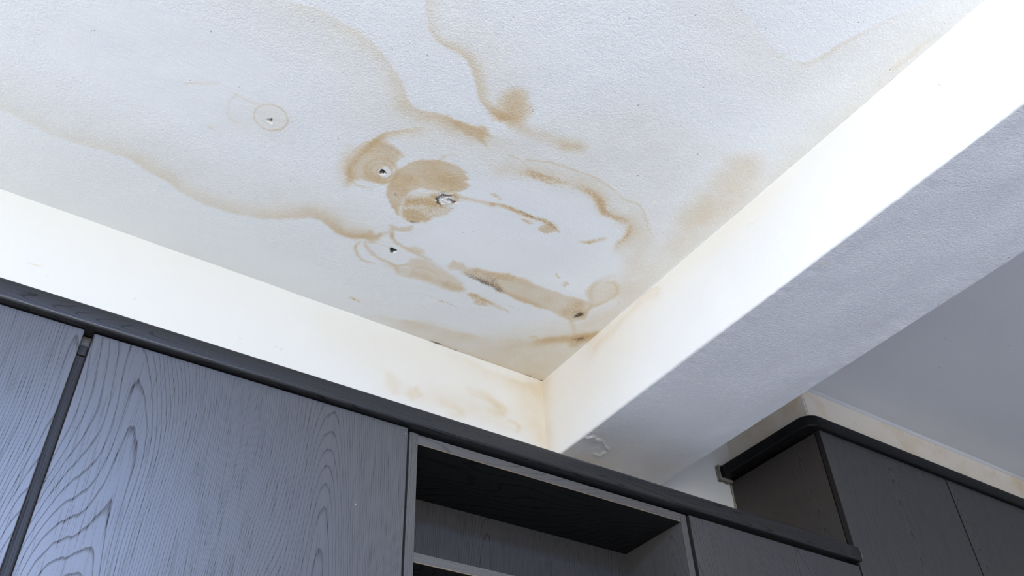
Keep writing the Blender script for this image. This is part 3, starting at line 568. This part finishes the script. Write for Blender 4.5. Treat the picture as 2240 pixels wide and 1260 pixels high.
    ('band', [[0.7476, 1.7842], [0.8169, 1.7545], [0.8818, 1.7418]], 0.032, 0.0048, [0.05, 0.1, 0.12], 'R'),
    ('fill', [[1.2146, 0.8311], [1.2523, 0.7916], [1.2826, 0.7892], [1.3176, 0.8415], [1.3228, 0.8959], [1.3254, 0.9429], [1.3171, 0.996], [1.2896, 1.045], [1.2483, 1.038], [1.2351, 0.9764], [1.2317, 0.9081]], 0.0368, 0.22, 'R'),
    ('fill', [[1.2135, 0.8269], [1.2685, 0.793], [1.3048, 0.8289], [1.2632, 0.863]], 0.022, 0.1, 'R'),
    ('fill', [[1.2475, 1.0236], [1.3109, 0.912], [1.3384, 0.8775], [1.3388, 1.1435], [1.2804, 1.1485]], 0.0404, 0.14, 'R'),
    ('dot', [1.311, 0.9408], 0.0053, 0.3, 'G'),
    ('dot', [1.3136, 0.9338], 0.0026, 0.4, 'G'),
    ('dot', [1.273, 0.9586], 0.0053, 0.18, 'G'),
    ('dot', [1.2816, 0.9843], 0.0027, 0.3, 'G'),
    ('band', [[1.3622, 1.5263], [1.3542, 1.2723], [1.3558, 1.0238], [1.3696, 0.8216], [1.3672, 0.606], [1.362, 0.4643], [1.3626, 0.3278]], 0.0051, 0.0769, [0.16, 0.13, 0.11, 0.09, 0.08, 0.08, 0.04], 'R'),
    ('band', [[1.366, 1.4671], [1.3604, 1.0287], [1.3713, 0.8232], [1.3682, 0.6068], [1.363, 0.465], [1.3638, 0.307]], 0.0016, 0.0016, [0.1, 0.45, 0.6, 0.3, 0.5, 0.2], 'G'),
    ('band', [[1.088, 0.5617], [1.1029, 0.5681], [1.1136, 0.5654], [1.12, 0.5508], [1.1205, 0.5348]], 0.0042, 0.0021, [0.08, 0.14, 0.14, 0.1, 0.05], 'R'),
    ('band', [[1.1545, 0.5599], [1.1652, 0.5518], [1.1864, 0.5305], [1.1923, 0.5082], [1.1944, 0.4794], [1.2012, 0.4622], [1.2102, 0.4425], [1.2273, 0.404], [1.2454, 0.3616]], 0.0103, 0.0031, [0.06, 0.12, 0.14, 0.18, 0.2, 0.18, 0.14, 0.06, 0.04], 'R'),
    ('band', [[0.906, 0.5274], [0.9622, 0.5277], [1.0121, 0.5392], [1.088, 0.5617], [1.1652, 0.5518], [1.1923, 0.5082], [1.2102, 0.4425], [1.2418, 0.37]], 0.1162, 0.0032, [0.03, 0.05, 0.05, 0.06, 0.07, 0.07, 0.07, 0.05], 'R'),
    ('band', [[1.3474, 0.4528], [1.3472, 0.4059], [1.3504, 0.3519]], 0.0063, 0.0084, [0.1, 0.13, 0.06], 'R'),
]
PATCH = [
    ('fill', [[0.7484, 1.1847], [0.8696, 1.134], [1.0043, 1.0965], [1.0871, 1.1402], [1.1987, 1.1881], [1.2607, 1.2745], [1.1795, 1.4108], [0.9614, 1.4384], [0.8004, 1.47], [0.7142, 1.4338], [0.7605, 1.3212]], 0.0173, 1.0, 'B'),
    ('fill', [[-0.1758, 1.3282], [-0.1474, 1.2261], [-0.0269, 1.1328], [0.1472, 1.1132], [0.2289, 1.1255], [0.3058, 1.2136], [0.2722, 1.3377], [0.1412, 1.3738], [0.0227, 1.3686], [-0.1153, 1.3668]], 0.0193, 0.8, 'B'),
    ('fill', [[-0.1113, 1.7839], [0.2306, 1.6449], [0.4927, 1.6565], [0.7359, 1.6777], [0.6689, 1.7625], [0.272, 1.7705]], 0.0247, 0.6, 'B'),
]
WALL = [
    ('fill', [[0.8342, 2.5924], [0.8561, 2.5958], [0.8875, 2.5813], [0.8783, 2.544], [0.8598, 2.5319], [0.8406, 2.5575]], 0.017, 0.13, 'R'),
    ('fill', [[0.9091, 2.5694], [0.9412, 2.5775], [0.9477, 2.5558], [0.9176, 2.5338], [0.9004, 2.5457]], 0.0101, 0.2, 'R'),
    ('fill', [[0.9228, 2.5786], [0.9367, 2.5835], [0.9358, 2.5711], [0.9232, 2.5668]], 0.0058, 0.15, 'R'),
    ('fill', [[0.9418, 2.5627], [0.9588, 2.5626], [0.9509, 2.545], [0.9367, 2.5462]], 0.0058, 0.14, 'R'),
    ('band', [[1.1057, 2.6311], [1.1519, 2.6312], [1.1906, 2.616], [1.2184, 2.6017], [1.2099, 2.5834], [1.1662, 2.5769]], 0.0126, 0.0189, [0.12, 0.18, 0.22, 0.24, 0.2, 0.12], 'R'),
    ('band', [[1.2099, 2.5834], [1.198, 2.6028], [1.1517, 2.6186], [1.1056, 2.6155]], 0.0078, 0.0078, [0.1, 0.12, 0.1, 0.1], 'R'),
    ('band', [[1.0165, 2.558], [1.0605, 2.553], [1.0753, 2.5399], [1.0316, 2.5214]], 0.0148, 0.0148, [0.14, 0.2, 0.18, 0.1], 'R'),
    ('band', [[1.2361, 2.5686], [1.2596, 2.5637], [1.2717, 2.5522], [1.2583, 2.5374]], 0.0079, 0.0094, [0.2, 0.25, 0.22, 0.1], 'R'),
    ('fill', [[1.0012, 2.5982], [1.2461, 2.6186], [1.2739, 2.5346], [1.1199, 2.5318], [0.974, 2.5291], [0.8216, 2.5362]], 0.0298, 0.1, 'R'),
    ('band', [[1.0597, 2.7336], [1.1856, 2.7188], [1.2668, 2.7146], [1.3621, 2.7362]], 0.0067, 0.0367, [0.06, 0.1, 0.16, 0.2], 'R'),
    ('fill', [[1.2006, 2.6832], [1.2982, 2.6843], [1.3386, 2.6652], [1.2789, 2.6294], [1.2156, 2.6561]], 0.0195, 0.16, 'A'),
    ('band', [[1.3646, 2.7473], [1.3619, 2.6405], [1.3619, 2.508]], 0.0366, 0.0432, [0.25, 0.14, 0.16], 'R'),
    ('fill', [[1.2504, 2.7171], [1.3644, 2.7438], [1.3602, 2.5075], [1.2892, 2.5241]], 0.0399, 0.16, 'R'),
    ('band', [[1.3661, 2.7444], [1.3626, 2.6732], [1.3605, 2.5766], [1.3619, 2.508]], 0.0032, 0.0032, [0.3, 0.15, 0.15, 0.25], 'G'),
    ('band', [[1.3327, 2.7547], [1.3518, 2.736], [1.3649, 2.7271]], 0.0034, 0.0051, [0.1, 0.25, 0.3], 'G'),
    ('fill', [[0.633, 2.7067], [1.3644, 2.7438], [1.3619, 2.508], [0.8623, 2.5356], [0.6446, 2.6042]], 0.0704, 0.06, 'R'),
    ('band', [[-0.0569, 2.5726], [-0.038, 2.5732], [-0.0271, 2.5755]], 0.0016, 0.0016, [0.1, 0.3, 0.4], 'R'),
    ('dot', [-0.0119, 2.5563], 0.0022, 0.3, 'R'),
    ('dot', [0.1814, 2.5702], 0.0019, 0.5, 'R'),
    ('dot', [0.4404, 2.5512], 0.002, 0.4, 'R'),
    ('dot', [0.5453, 2.5589], 0.0023, 0.4, 'R'),
    ('dot', [0.5306, 2.5591], 0.0026, 0.3, 'R'),
    ('dot', [-0.1637, 2.7515], 0.0023, 0.7, 'G'),
]
FACE = [
    ('band', [[1.5344, 2.7147], [1.4485, 2.7234], [1.3255, 2.7359], [1.2533, 2.716]], 0.0167, 0.01, [0.12, 0.1, 0.12, 0.1], 'R'),
    ('band', [[1.3292, 2.7467], [1.3033, 2.7493], [1.2639, 2.7367], [1.2455, 2.7263]], 0.0065, 0.0049, [0.1, 0.2, 0.2, 0.12], 'R'),
    ('band', [[1.6082, 2.7828], [1.5819, 2.7622], [1.5489, 2.7324], [1.5658, 2.7218]], 0.0163, 0.0163, [0.2, 0.3, 0.25, 0.05], 'G'),
    ('band', [[1.5284, 2.7521], [1.4433, 2.7528], [1.2824, 2.7569], [1.0311, 2.7554], [0.8194, 2.7399]], 0.0562, 0.0066, [0.12, 0.09, 0.07, 0.05, 0.03], 'R'),
    ('band', [[1.7835, 2.7361], [1.7887, 2.6402], [1.7846, 2.5056]], 0.0799, 0.038, [0.2, 0.14, 0.18], 'R'),
    ('band', [[1.7624, 2.7069], [1.7036, 2.7051], [1.7345, 2.6418], [1.7648, 2.5795], [1.7631, 2.4947]], 0.0149, 0.0149, [0.08, 0.16, 0.16, 0.14, 0.14], 'A'),
    ('band', [[1.6929, 2.5559], [1.714, 2.5293], [1.7209, 2.5103]], 0.0089, 0.0089, [0.04, 0.08, 0.05], 'A'),
    ('fill', [[1.79, 2.7434], [1.532, 2.7296], [1.3313, 2.7076], [1.3207, 2.5767], [1.7108, 2.4681], [1.7846, 2.5056]], 0.0988, 0.05, 'R'),
    ('dot', [0.3998, 2.6447], 0.0025, 0.6, 'R'),
    ('dot', [0.4528, 2.717], 0.0017, 0.2, 'R'),
    ('band', [[1.0834, 2.855], [1.0644, 2.8251], [1.0353, 2.8168]], 0.0062, 0.0062, [0.03, 0.08, 0.05], 'R'),
    ('band', [[0.9267, 2.6961], [0.9092, 2.6874], [0.8985, 2.6876]], 0.0041, 0.0041, [0.03, 0.1, 0.05], 'R'),
]
UNDER = [
    ('fill', [[1.3594, 1.7152], [1.3602, 1.5891], [1.5111, 1.5568], [1.7325, 1.5748], [1.7417, 1.7266], [1.5606, 1.8295]], 0.1079, 0.16, 'R'),
    ('band', [[1.3672, 1.7194], [1.7393, 1.7875]], 0.061, 0.0407, [0.2, 0.2], 'R'),
    ('dot', [1.3919, 0.7877], 0.0037, 0.3, 'G'),
    ('dot', [1.3813, 0.4405], 0.0031, 0.6, 'G'),
    ('dot', [1.7292, 0.7432], 0.004, 0.7, 'G'),
    ('dot', [1.7265, 0.5592], 0.0037, 0.6, 'G'),
    ('dot', [1.6649, 0.505], 0.0035, 0.5, 'G'),
    ('dot', [1.7023, 1.1208], 0.0047, 0.5, 'G'),
    ('dot', [1.7202, 1.1559], 0.0048, 0.5, 'G'),
    ('band', [[1.7136, 0.6498], [1.7247, 0.6341], [1.7358, 0.6185]], 0.0038, 0.0025, [0.2, 0.3, 0.2], 'A'),
    ('band', [[1.7191, 0.6072], [1.7368, 0.5737], [1.7427, 0.5442]], 0.0037, 0.0037, [0.2, 0.4, 0.3], 'A'),
    ('band', [[1.3589, 0.335], [1.3647, 0.3154], [1.3658, 0.2976]], 0.0028, 0.0047, [0.2, 0.4, 0.3], 'G'),
    ('band', [[1.3785, 0.7992], [1.3945, 0.7809]], 0.0049, 0.0049, [0.1, 0.2], 'R'),
]
HOLES = [[0.7, 1.5068, 0.0069, 0.035], [0.5571, 1.284, 0.0063, 0.022], [0.2813, 1.2782, 0.0051, 0.016]]
SPECKS = [[0.9409, 0.8173], [0.9399, 0.8208], [0.7869, 0.6634], [0.8952, 0.5856], [0.7508, 0.9515], [0.7546, 0.9535], [0.7438, 0.95], [0.959, 0.9002], [0.943, 0.9397], [1.1483, 0.8558], [1.1473, 0.8516], [1.0297, 0.7078], [1.0917, 0.7279], [1.0713, 0.9793], [1.1204, 1.0683], [1.0382, 0.5315], [1.1885, 0.4208], [1.1965, 0.4146], [1.3384, 0.4612], [0.9645, 0.5287], [1.0614, 0.4484], [0.964, 0.679], [1.0295, 0.6569], [0.0991, 1.1298], [-0.0988, 1.2516], [-0.0939, 1.2473], [0.1928, 1.2281], [0.2014, 1.2351], [0.2612, 1.0012], [0.4165, 0.9758], [0.4882, 0.9503], [0.101, 1.2663], [0.5232, 1.0828], [0.4212, 0.9768], [0.6642, 1.0676], [0.5896, 0.7924], [0.5895, 0.7839], [0.5842, 0.8141], [0.8201, 1.3597], [0.8409, 1.3432], [0.3867, 1.4188], [0.4287, 1.2485], [-0.1644, 1.7893]]
CRUMB = [0.7223, 1.2799]
FLAKE = [[1.3771, 1.6258], [1.3911, 1.615], [1.4169, 1.6195], [1.439, 1.6293], [1.4676, 1.6471], [1.4718, 1.665], [1.4676, 1.685], [1.452, 1.6881]]

# ---------------------------------------------------------------- room shell
Z_CEIL = EYE + 1.55
Z_CEIL2 = EYE + 1.60
Y_WALL = 1.7905
BX0, BX1, BZ = 1.364, 1.740, EYE + 1.269
X_LEFT, X_RIGHT, Y_BACK = WL['x'], 4.6, WB['y']

# main ceiling with its stains; a fine mesh where the photograph looks
U = span((X_LEFT, -.34, .12), (-.34, BX0, .0023))
V = span((Y_BACK, .2, .15), (.2, Y_WALL, .0023))
uu, vv = np.meshgrid(U, V, indexing='ij')
P = np.stack([uu.ravel(), vv.ravel()], 1)
near = (P[:, 0] > -.36) & (P[:, 1] > .18)
F = np.zeros((len(P), 4))
F[near] = paint(P[near], CEIL)
F[near, 2] = paint(P[near], PATCH, 9)[:, 2]
for (x, y) in SPECKS:
    r = np.hypot(P[:, 0] - x, P[:, 1] - y)
    F[:, 1] = np.maximum(F[:, 1], .9 * np.exp(-(r / .0019) ** 2))
dz = np.zeros(len(P))
dz[near] += (fbm(P[near, 0] * 9, P[near, 1] * 9, 400, 2) - .5) * .0022
for (x, y, r0, depth) in HOLES:
    dx = P[:, 0] - x; dy = P[:, 1] - y
    r = np.hypot(dx, dy) * (1 + .25 * np.sin(3 * np.arctan2(dy, dx) + x * 9))
    dz += depth * (1 - sstep(r0 * .55, r0 * 1.15, r))
    dz -= .0003 * np.exp(-((r - r0 * 1.9) / (r0 * .6)) ** 2)
    w = 1.35 if depth > .03 else 1.2
    F[:, 1] = np.maximum(F[:, 1], (1 - sstep(r0 * w * .75, r0 * w * 1.05, r)) * (1.0 if depth > .02 else .6))  # shade inside the holes, painted through the mould channel
# crumbled plaster in the middle of the large blotch
cx_, cy_ = CRUMB
rr = np.hypot(P[:, 0] - cx_, P[:, 1] - cy_)
m = np.exp(-(rr / .028) ** 2)
dz -= m * (fbm(P[:, 0] * 170, P[:, 1] * 170, 77, 2) - .40) * .0065
me_fn = lambda u, v: (u, v, Z_CEIL + dz)
ceiling = grid_mesh('ceiling', U[::-1], V, lambda u, v: (u, v, Z_CEIL + dz.reshape(len(U), len(V))[::-1].ravel()), M_CEIL,
                    F.reshape(len(U), len(V), 4)[::-1].reshape(-1, 4))
tag(ceiling, 'white plaster ceiling with brown water stains and mould', kind='structure')

# back wall, cut fine only in the strip that shows above the cabinets
U = span((X_LEFT, -.36, .2), (-.36, BX0 + .02, .004), (BX0 + .02, X_RIGHT, .1))
V = span((0, EYE + .97, .2), (EYE + .97, EYE + 1.62, .004))
uu, vv = np.meshgrid(U, V, indexing='ij')
P = np.stack([uu.ravel(), vv.ravel()], 1)
F = np.zeros((len(P), 4))
near = (P[:, 0] > -.4) & (P[:, 0] < BX0 + .1) & (P[:, 1] > EYE + .95)
F[near] = paint(P[near], WALL, 21)
dy = np.zeros(len(P)); dy[near] = (fbm(P[near, 0] * 7, P[near, 1] * 7, 31, 2) - .5) * .003
wall_back = grid_mesh('wall_back', U, V, lambda u, v: (u, Y_WALL + dy, v), M_WALL, F)
tag(wall_back, 'white back wall above the dark cabinets', kind='structure')

# beam: one closed profile swept along y
def beam():
    zt = Z_CEIL2 + .02
    pr = []
    for z in np.linspace(zt, BZ + .006, 90): pr.append((BX0, z, 0))
    for a in np.linspace(0, math.pi / 2, 5)[1:-1]: pr.append((BX0 + .006 - .006 * math.cos(a), BZ + .006 - .006 * math.sin(a), 0))
    for x in np.linspace(BX0 + .006, BX1 - .004, 110): pr.append((x, BZ, 1))
    for a in np.linspace(0, math.pi / 2, 4)[1:-1]: pr.append((BX1 - .004 + .004 * math.sin(a), BZ + .004 - .004 * math.cos(a), 2))
    for z in np.linspace(BZ + .004, zt, 8): pr.append((BX1, z, 2))
    pr = np.array(pr)
    V = span((Y_BACK, .05, .2), (.05, Y_WALL + .004, .0038))
    K = np.arange(len(pr))
    kk, vv = np.meshgrid(K, V, indexing='ij')
    kk = kk.ravel().astype(int); y = vv.ravel()
    x = pr[kk, 0].copy(); z = pr[kk, 1].copy(); s = pr[kk, 2]
    F = np.zeros((len(y), 4))
    near = y > .03
    a = near & (s == 0); F[a] = paint(np.stack([y[a], z[a]], 1), FACE, 41)
    a = near & (s == 1); F[a] = paint(np.stack([x[a], y[a]], 1), UNDER, 51)
    wob = (fbm(y * 6, y * 0 + 3, 61, 3) - .5) * .006
    fine = (fbm(y * 60, kk * .11, 71, 2) - .5) * .0016
    edge = np.exp(-((np.hypot(x - BX0, z - BZ)) / .05) ** 2) + np.exp(-((np.hypot(x - BX1, z - BZ)) / .04) ** 2)
    z = z + edge * (wob * .5 + fine) + np.where(s == 1, (fbm(x * 7, y * 3.5, 81, 2) - .5) * .010 * np.clip((x - BX0) / .06, 0, 1) * np.clip((BX1 - x) / .06, 0, 1), 0)
    x = x + np.where(s == 0, (fbm(y * 5, z * 5, 91, 2) - .5) * .004 * np.clip((zt - .06 - z) / .05, 0, 1), edge * wob * .3)
    # lifted flake of paint near the wall
    a = np.nonzero((s == 1) & (y > 1.2))[0]
    d, sd, v, ins = poly_dist(np.stack([x[a], y[a]], 1) + (np.stack([fbm(x[a] * 90, y[a] * 90, 5), fbm(x[a] * 90, y[a] * 90, 6)], 1) - .5) * .012, FLAKE)
    z[a] -= .0055 * np.exp(-(d / .0045) ** 2) * (.4 + fbm(x[a] * 130, y[a] * 130, 8))
    o = grid_mesh('beam', K[::-1], V, lambda u, v: (x.reshape(len(K), -1)[::-1].ravel(), y.reshape(len(K), -1)[::-1].ravel(), z.reshape(len(K), -1)[::-1].ravel()),
                  M_BEAM, F.reshape(len(K), -1, 4)[::-1].reshape(-1, 4))
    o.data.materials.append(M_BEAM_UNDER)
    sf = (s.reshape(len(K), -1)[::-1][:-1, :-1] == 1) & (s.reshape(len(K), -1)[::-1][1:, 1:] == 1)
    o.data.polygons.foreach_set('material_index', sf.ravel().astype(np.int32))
    return tag(o, 'white painted ceiling beam with an underside greyed to show shade', kind='structure')
beam()

# ceiling right of the beam, the boxed wall above the far cabinet
SX, SY = 2.147, 1.443
U = span((BX1 - .01, X_RIGHT, .04)); V = span((Y_BACK, .2, .2), (.2, Y_WALL, .02))
uu, vv = np.meshgrid(U, V, indexing='ij')
zz = ((fbm(uu * 4, vv * 4, 501, 2) - .5) * .006).ravel()
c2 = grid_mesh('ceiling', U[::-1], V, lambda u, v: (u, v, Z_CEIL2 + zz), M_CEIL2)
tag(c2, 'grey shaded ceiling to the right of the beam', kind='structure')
bm = bmesh.new()
add_box(bm, SX, X_RIGHT, SY, Y_WALL, EYE + 1.4055, Z_CEIL2 + .01)
bmesh.ops.bevel(bm, geom=[e for e in bm.edges if abs(e.verts[0].co.x - SX) < 1e-4 and abs(e.verts[1].co.x - SX) < 1e-4 and abs(e.verts[0].co.y - SY) < 1e-4 and abs(e.verts[1].co.y - SY) < 1e-4], offset=.004, segments=2, affect='EDGES')
so = from_bm('wall_soffit', bm, M_SOFFIT)
tag(so, 'beige boxed-out wall above the far right cabinet', kind='structure')
# slim plaster fillet where that wall meets the ceiling
bm = bmesh.new()
prof = [(-.002, Z_CEIL2 + .004), (.010, Z_CEIL2 + .004), (.008, Z_CEIL2 - .003), (.003, Z_CEIL2 - .008), (-.002, Z_CEIL2 - .010)]
sweep(bm, [((SX, SY), (0, -1)), ((X_RIGHT, SY), (0, -1))], prof)
tag(from_bm('trim_1', bm, M_CEIL2, smooth=True), 'rounded plaster joint between beige wall and grey ceiling', kind='structure')

def wall_with_hole(name, axis, pos, thick, a0, a1, z1, h):
    bm = bmesh.new()
    def bx(p0, p1, q0, q1):
        if axis == 'x': add_box(bm, min(pos, pos + thick), max(pos, pos + thick), p0, p1, q0, q1)
        else: add_box(bm, p0, p1, min(pos, pos + thick), max(pos, pos + thick), q0, q1)
    bx(a0, h[0], 0, z1); bx(h[1], a1, 0, z1); bx(h[0], h[1], 0, h[2]); bx(h[0], h[1], h[3], z1)
    return tag(from_bm(name, bm, M_ROOM), kind='structure')

wall_with_hole('wall_left', 'x', X_LEFT, -.12, Y_BACK - .12, Y_WALL, Z_CEIL2, (WL['y0'], WL['y1'], WL['z0'], WL['z1']))
wall_with_hole('wall_front', 'y', Y_BACK, -.12, X_LEFT, X_RIGHT, Z_CEIL2, (WB['x0'], WB['x1'], WB['z0'], WB['z1']))
tag(box('wall_right', (X_RIGHT, X_RIGHT + .12, Y_BACK - .12, Y_WALL, 0, Z_CEIL2), M_ROOM), kind='structure')
tag(box('floor', (X_LEFT - .12, X_RIGHT + .12, Y_BACK - .12, Y_WALL + .1, -.1, 0), M_FLOOR), kind='structure')

def window_frame(name, axis, pos, h):
    bm = bmesh.new(); w = .05
    def bx(p0, p1, q0, q1):
        if axis == 'x': add_box(bm, pos - .08, pos - .02, p0, p1, q0, q1)
        else: add_box(bm, p0, p1, pos - .08, pos - .02, q0, q1)
    m = (h[0] + h[1]) / 2
    bx(h[0], h[0] + w, h[2], h[3]); bx(h[1] - w, h[1], h[2], h[3]); bx(h[0] + w, h[1] - w, h[2], h[2] + w); bx(h[0] + w, h[1] - w, h[3] - w, h[3]); bx(m - .02, m + .02, h[2] + w, h[3] - w)
    return tag(from_bm(name, bm, M_FRAME), kind='structure')
window_frame('window_1', 'x', X_LEFT, (WL['y0'], WL['y1'], WL['z0'], WL['z1']))
window_frame('window_2', 'y', Y_BACK, (WB['x0'], WB['x1'], WB['z0'], WB['z1']))

# ---------------------------------------------------------------- cabinets
FY = 1.4012                 # front plane of the doors
FT = .018                   # door thickness
CY = FY + FT + .005         # front plane of the carcasses
DT = EYE + .9735            # top of the low doors
KB = .10                    # top of the plinth

M_EDGE = plain('dark_brown_edge_band', (.017, .0145, .013), .55, .2, .3, 90)

def door(parent, o, x0, x1, z0, z1, mat, spots=()):
    d = box('door', (x0, x1, FY, FY + FT, z0, z1), mat, parent, o, bevel=.0022, seg=3)
    d.data.materials.append(M_EDGE)
    for p in d.data.polygons:
        if abs(p.normal.y) < .8: p.material_index = 1
    for (x, z, r) in spots:
        bm = bmesh.new()
        q = bmesh.ops.create_icosphere(bm, subdivisions=1, radius=r)
        for v in q['verts']: v.co = Vector((x + v.co.x, FY - .0002 + v.co.y * .3, z + v.co.z))
        tag(from_bm('paint_spot', bm, M_SPOT, d, True, o), 'tiny white paint spot')
    return d

def carcass(parent, o, x0, x1, zt, y0=None, stiles=(), side=None):
    y0 = CY if y0 is None else y0
    yb = Y_WALL - .004
    t = .018
    box('side_panel', (x0, x0 + t, y0, yb, KB, zt), side or M_CARCASS, parent, o)
    box('side_panel', (x1 - t, x1, y0, yb, KB, zt), M_CARCASS, parent, o)
    box('top_panel', (x0 + t, x1 - t, y0, yb - .008, zt - t, zt), M_SHELF, parent, o)
    box('bottom_panel', (x0 + t, x1 - t, y0, yb - .008, KB, KB + t), M_SHELF, parent, o)
    box('back_panel', (x0 + t, x1 - t, yb - .008, yb, KB, zt), M_CARCASS, parent, o)
    box('plinth', (x0 + .002, x1 - .002, y0 + .04, yb, 0, KB), M_CARCASS, parent, o)
    for (a, b) in stiles:
        box('divider', (a, b, y0, yb - .008, KB + t, zt - t), M_CARCASS, parent, o)

ZT = EYE + .9755
# two-door cupboard at the left
o = (-.54, CY, 0)
c = thing('tall_cupboard', 'dark ash cupboard with two wide blue-grey glossy doors beside the open shelves', 'cupboard', o)
carcass(c, o, -.540, .7165, ZT, stiles=[(.0775, .0965)])
door(c, o, -.5385, .0795, .12, DT + .0015, M_DOOR)
door(c, o, .0945, .7145, .12, DT, M_DOOR, [(.7085, EYE + .9585, .0009), (.612, EYE + .777, .0011)])
box('hinge_plate', (.080, .094, CY - .004, CY, EYE + .935, EYE + .952), M_CARCASS, c, o, bevel=.001)

# open shelf unit
o = (.7229, FY + .0093, 0)
c = thing('open_shelf_unit', 'open dark wood shelf unit with black shelf undersides, between the door fronts', 'shelf unit', o)
sy = FY + .0093
yb = 1.622
sl, sr = .7421, 1.4640
box('side_panel', (.7229, sl, sy, yb + .01, 0, EYE + .9725), M_STILE, c, o, bevel=.0006)
box('side_panel', (sr, 1.4822, sy, yb + .01, 0, EYE + .9700), M_STILE, c, o, bevel=.0006)
box('back_panel', (sl, sr, yb, yb + .008, .06, EYE + .96), M_INSIDE, c, o)
zs = [(EYE + .9483, EYE + .9706)] + [(EYE + a, EYE + a + .0195) for a in (.6955, .36, .02, -.32, -.66, -1.0)]
for i, (a, b) in enumerate(zs):
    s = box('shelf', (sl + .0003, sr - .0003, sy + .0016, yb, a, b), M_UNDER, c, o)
    box('front_edge', (sl + .0003, sr - .0003, sy + .0006, sy + .0016, a, b), M_SHELF, s, o)
    # worn lower edge of the front banding
    bm = bmesh.new()
    segs = 60
    L = sr - sl - .004
    ring = []
    for j in range(segs + 1):
        x = sl + .002 + L * j / segs
        w = .0007 + .0009 * random.random()
        ring.append([bm.verts.new((x, sy + .0002, a + w)), bm.verts.new((x, sy - .0003, a + .0002)), bm.verts.new((x, sy + .0012, a - .0003))])
    for p, q in zip(ring[:-1], ring[1:]):
        for u in range(3): bm.faces.new((p[u], q[u], q[(u + 1) % 3], p[(u + 1) % 3]))
    bm.faces.new(ring[0]); bm.faces.new(ring[-1])
    tag(from_bm('edge_banding', bm, M_CHIP, s, origin=o), 'worn pale line along the lower front edge')

# single-door cupboard
o = (1.4845, CY, 0)
c = thing('tall_cupboard', 'dark grey single-door cupboard between the open shelves and the taller corner cabinet', 'cupboard', o)
carcass(c, o, 1.4840, 2.106, ZT)
door(c, o, 1.4845, 2.1095, .12, DT - .006, M_DOOR)

# taller cabinet at the right
o = (2.1205, CY, 0)
ZT2 = EYE + 1.4040
c = thing('tall_cabinet', 'taller dark cabinet at the far right with a rounded top rail', 'cabinet', o)
carcass(c, o, 2.1205, 3.9960, ZT2, side=M_SIDE)
door(c, o, 2.1160, 2.7394, .12, EYE + 1.4042, M_DOOR)
door(c, o, 2.7446, 3.3680, .12, EYE + 1.4042, M_DOOR)
door(c, o, 3.3732, 3.9950, .12, EYE + 1.4042, M_DOOR)

# top rails: flat face, rounded top, tight nose, flat underside
def rail_profile(z0, z1, out, back):
    pr = []
    r1, r2 = .011, .006
    for a in np.linspace(0, math.pi / 2, 7): pr.append((out - r1 + r1 * math.sin(a), z1 - r1 + r1 * math.cos(a)))
    for a in np.linspace(0, math.pi / 2, 6): pr.append((out - r2 + r2 * math.cos(a), z0 + r2 - r2 * math.sin(a)))
    pr += [(back, z0), (back, z1)]
    return pr

RY = 1.3857
o = (-.60, RY, EYE + .9765)
c = thing('top_rail', 'long dark rounded wood rail along the tops of the lower cabinets', 'moulding', o)
bm = bmesh.new()
xe = 2.1125
path = [((x, RY + .05), (0, -1)) for x in np.linspace(-.60, xe, 40)]
sweep(bm, path, rail_profile(EYE + .9765, EYE + 1.0205, .05, -.04))
from_bm('rail', bm, M_RAIL, c, True, o)
bm = bmesh.new()
sweep(bm, [((xe, RY + .05), (0, -1)), ((xe + .0016, RY + .05), (0, -1))], rail_profile(EYE + .9762, EYE + 1.0208, .0505, -.04))
tag(from_bm('end_cap', bm, plain('worn_end_banding', (.10, .09, .08), .35, .6, .2), c, True, o), 'thin end strip with a shiny edge')

o = (2.0646, Y_WALL - .02, EYE + 1.405)
c = thing('top_rail', 'short dark rail wrapping round the top corner of the taller cabinet', 'moulding', o)
bm = bmesh.new()
xo, yo, R = 2.0646, RY, .052
W = .05
path = []
for y in np.linspace(Y_WALL - .016, yo + R, 12): path.append(((xo + W, y), (-1, 0)))
for a in np.linspace(0, math.pi / 2, 12)[1:-1]:
    n = (-math.cos(a), -math.sin(a))
    path.append(((xo + R + n[0] * (R - W), yo + R + n[1] * (R - W)), n))
for x in np.linspace(xo + R, 4.046, 30): path.append(((x, yo + W), (0, -1)))
sweep(bm, path, rail_profile(EYE + 1.405, EYE + 1.4470, W, -.0072))
from_bm('rail', bm, M_RAILY, c, True, o)
# smeared sealant where the rail meets the wall
bm = bmesh.new()
add_box(bm, 2.0612, 2.118, Y_WALL - .0162, Y_WALL - .001, EYE + 1.396, EYE + 1.449)
bmesh.ops.subdivide_edges(bm, edges=bm.edges[:], cuts=6, use_grid_fill=True)
for v in bm.verts:
    v.co += Vector((random.uniform(-.0022, .0022), random.uniform(-.0015, .0005), random.uniform(-.0022, .0022)))
tag(from_bm('sealant', bm, M_SEAL, c, True, o), 'rough pale sealant at the wall end')

# strip of caulk down the wall beside the taller cabinet
bm = bmesh.new()
zs_ = np.linspace(EYE + 1.0, EYE + 1.40, 40)
ring = []
for i, z in enumerate(zs_):
    w = .005 + .0015 * math.sin(i * .9) + .0025 * random.random()
    ring.append([bm.verts.new((2.1235 - w * 1.6, Y_WALL + .002, z)), bm.verts.new((2.1235 - w * .6, Y_WALL - .004, z)), bm.verts.new((2.1235, Y_WALL - .009, z)), bm.verts.new((2.1235, Y_WALL + .002, z))])
for p, q in zip(ring[:-1], ring[1:]):
    for u in range(4): bm.faces.new((p[u], q[u], q[(u + 1) % 4], p[(u + 1) % 4]))
bm.faces.new(ring[0]); bm.faces.new(ring[-1])
tag(from_bm('trim_2', bm, M_SEAL, smooth=True), 'pale caulk joint between the wall and the taller cabinet', kind='structure')
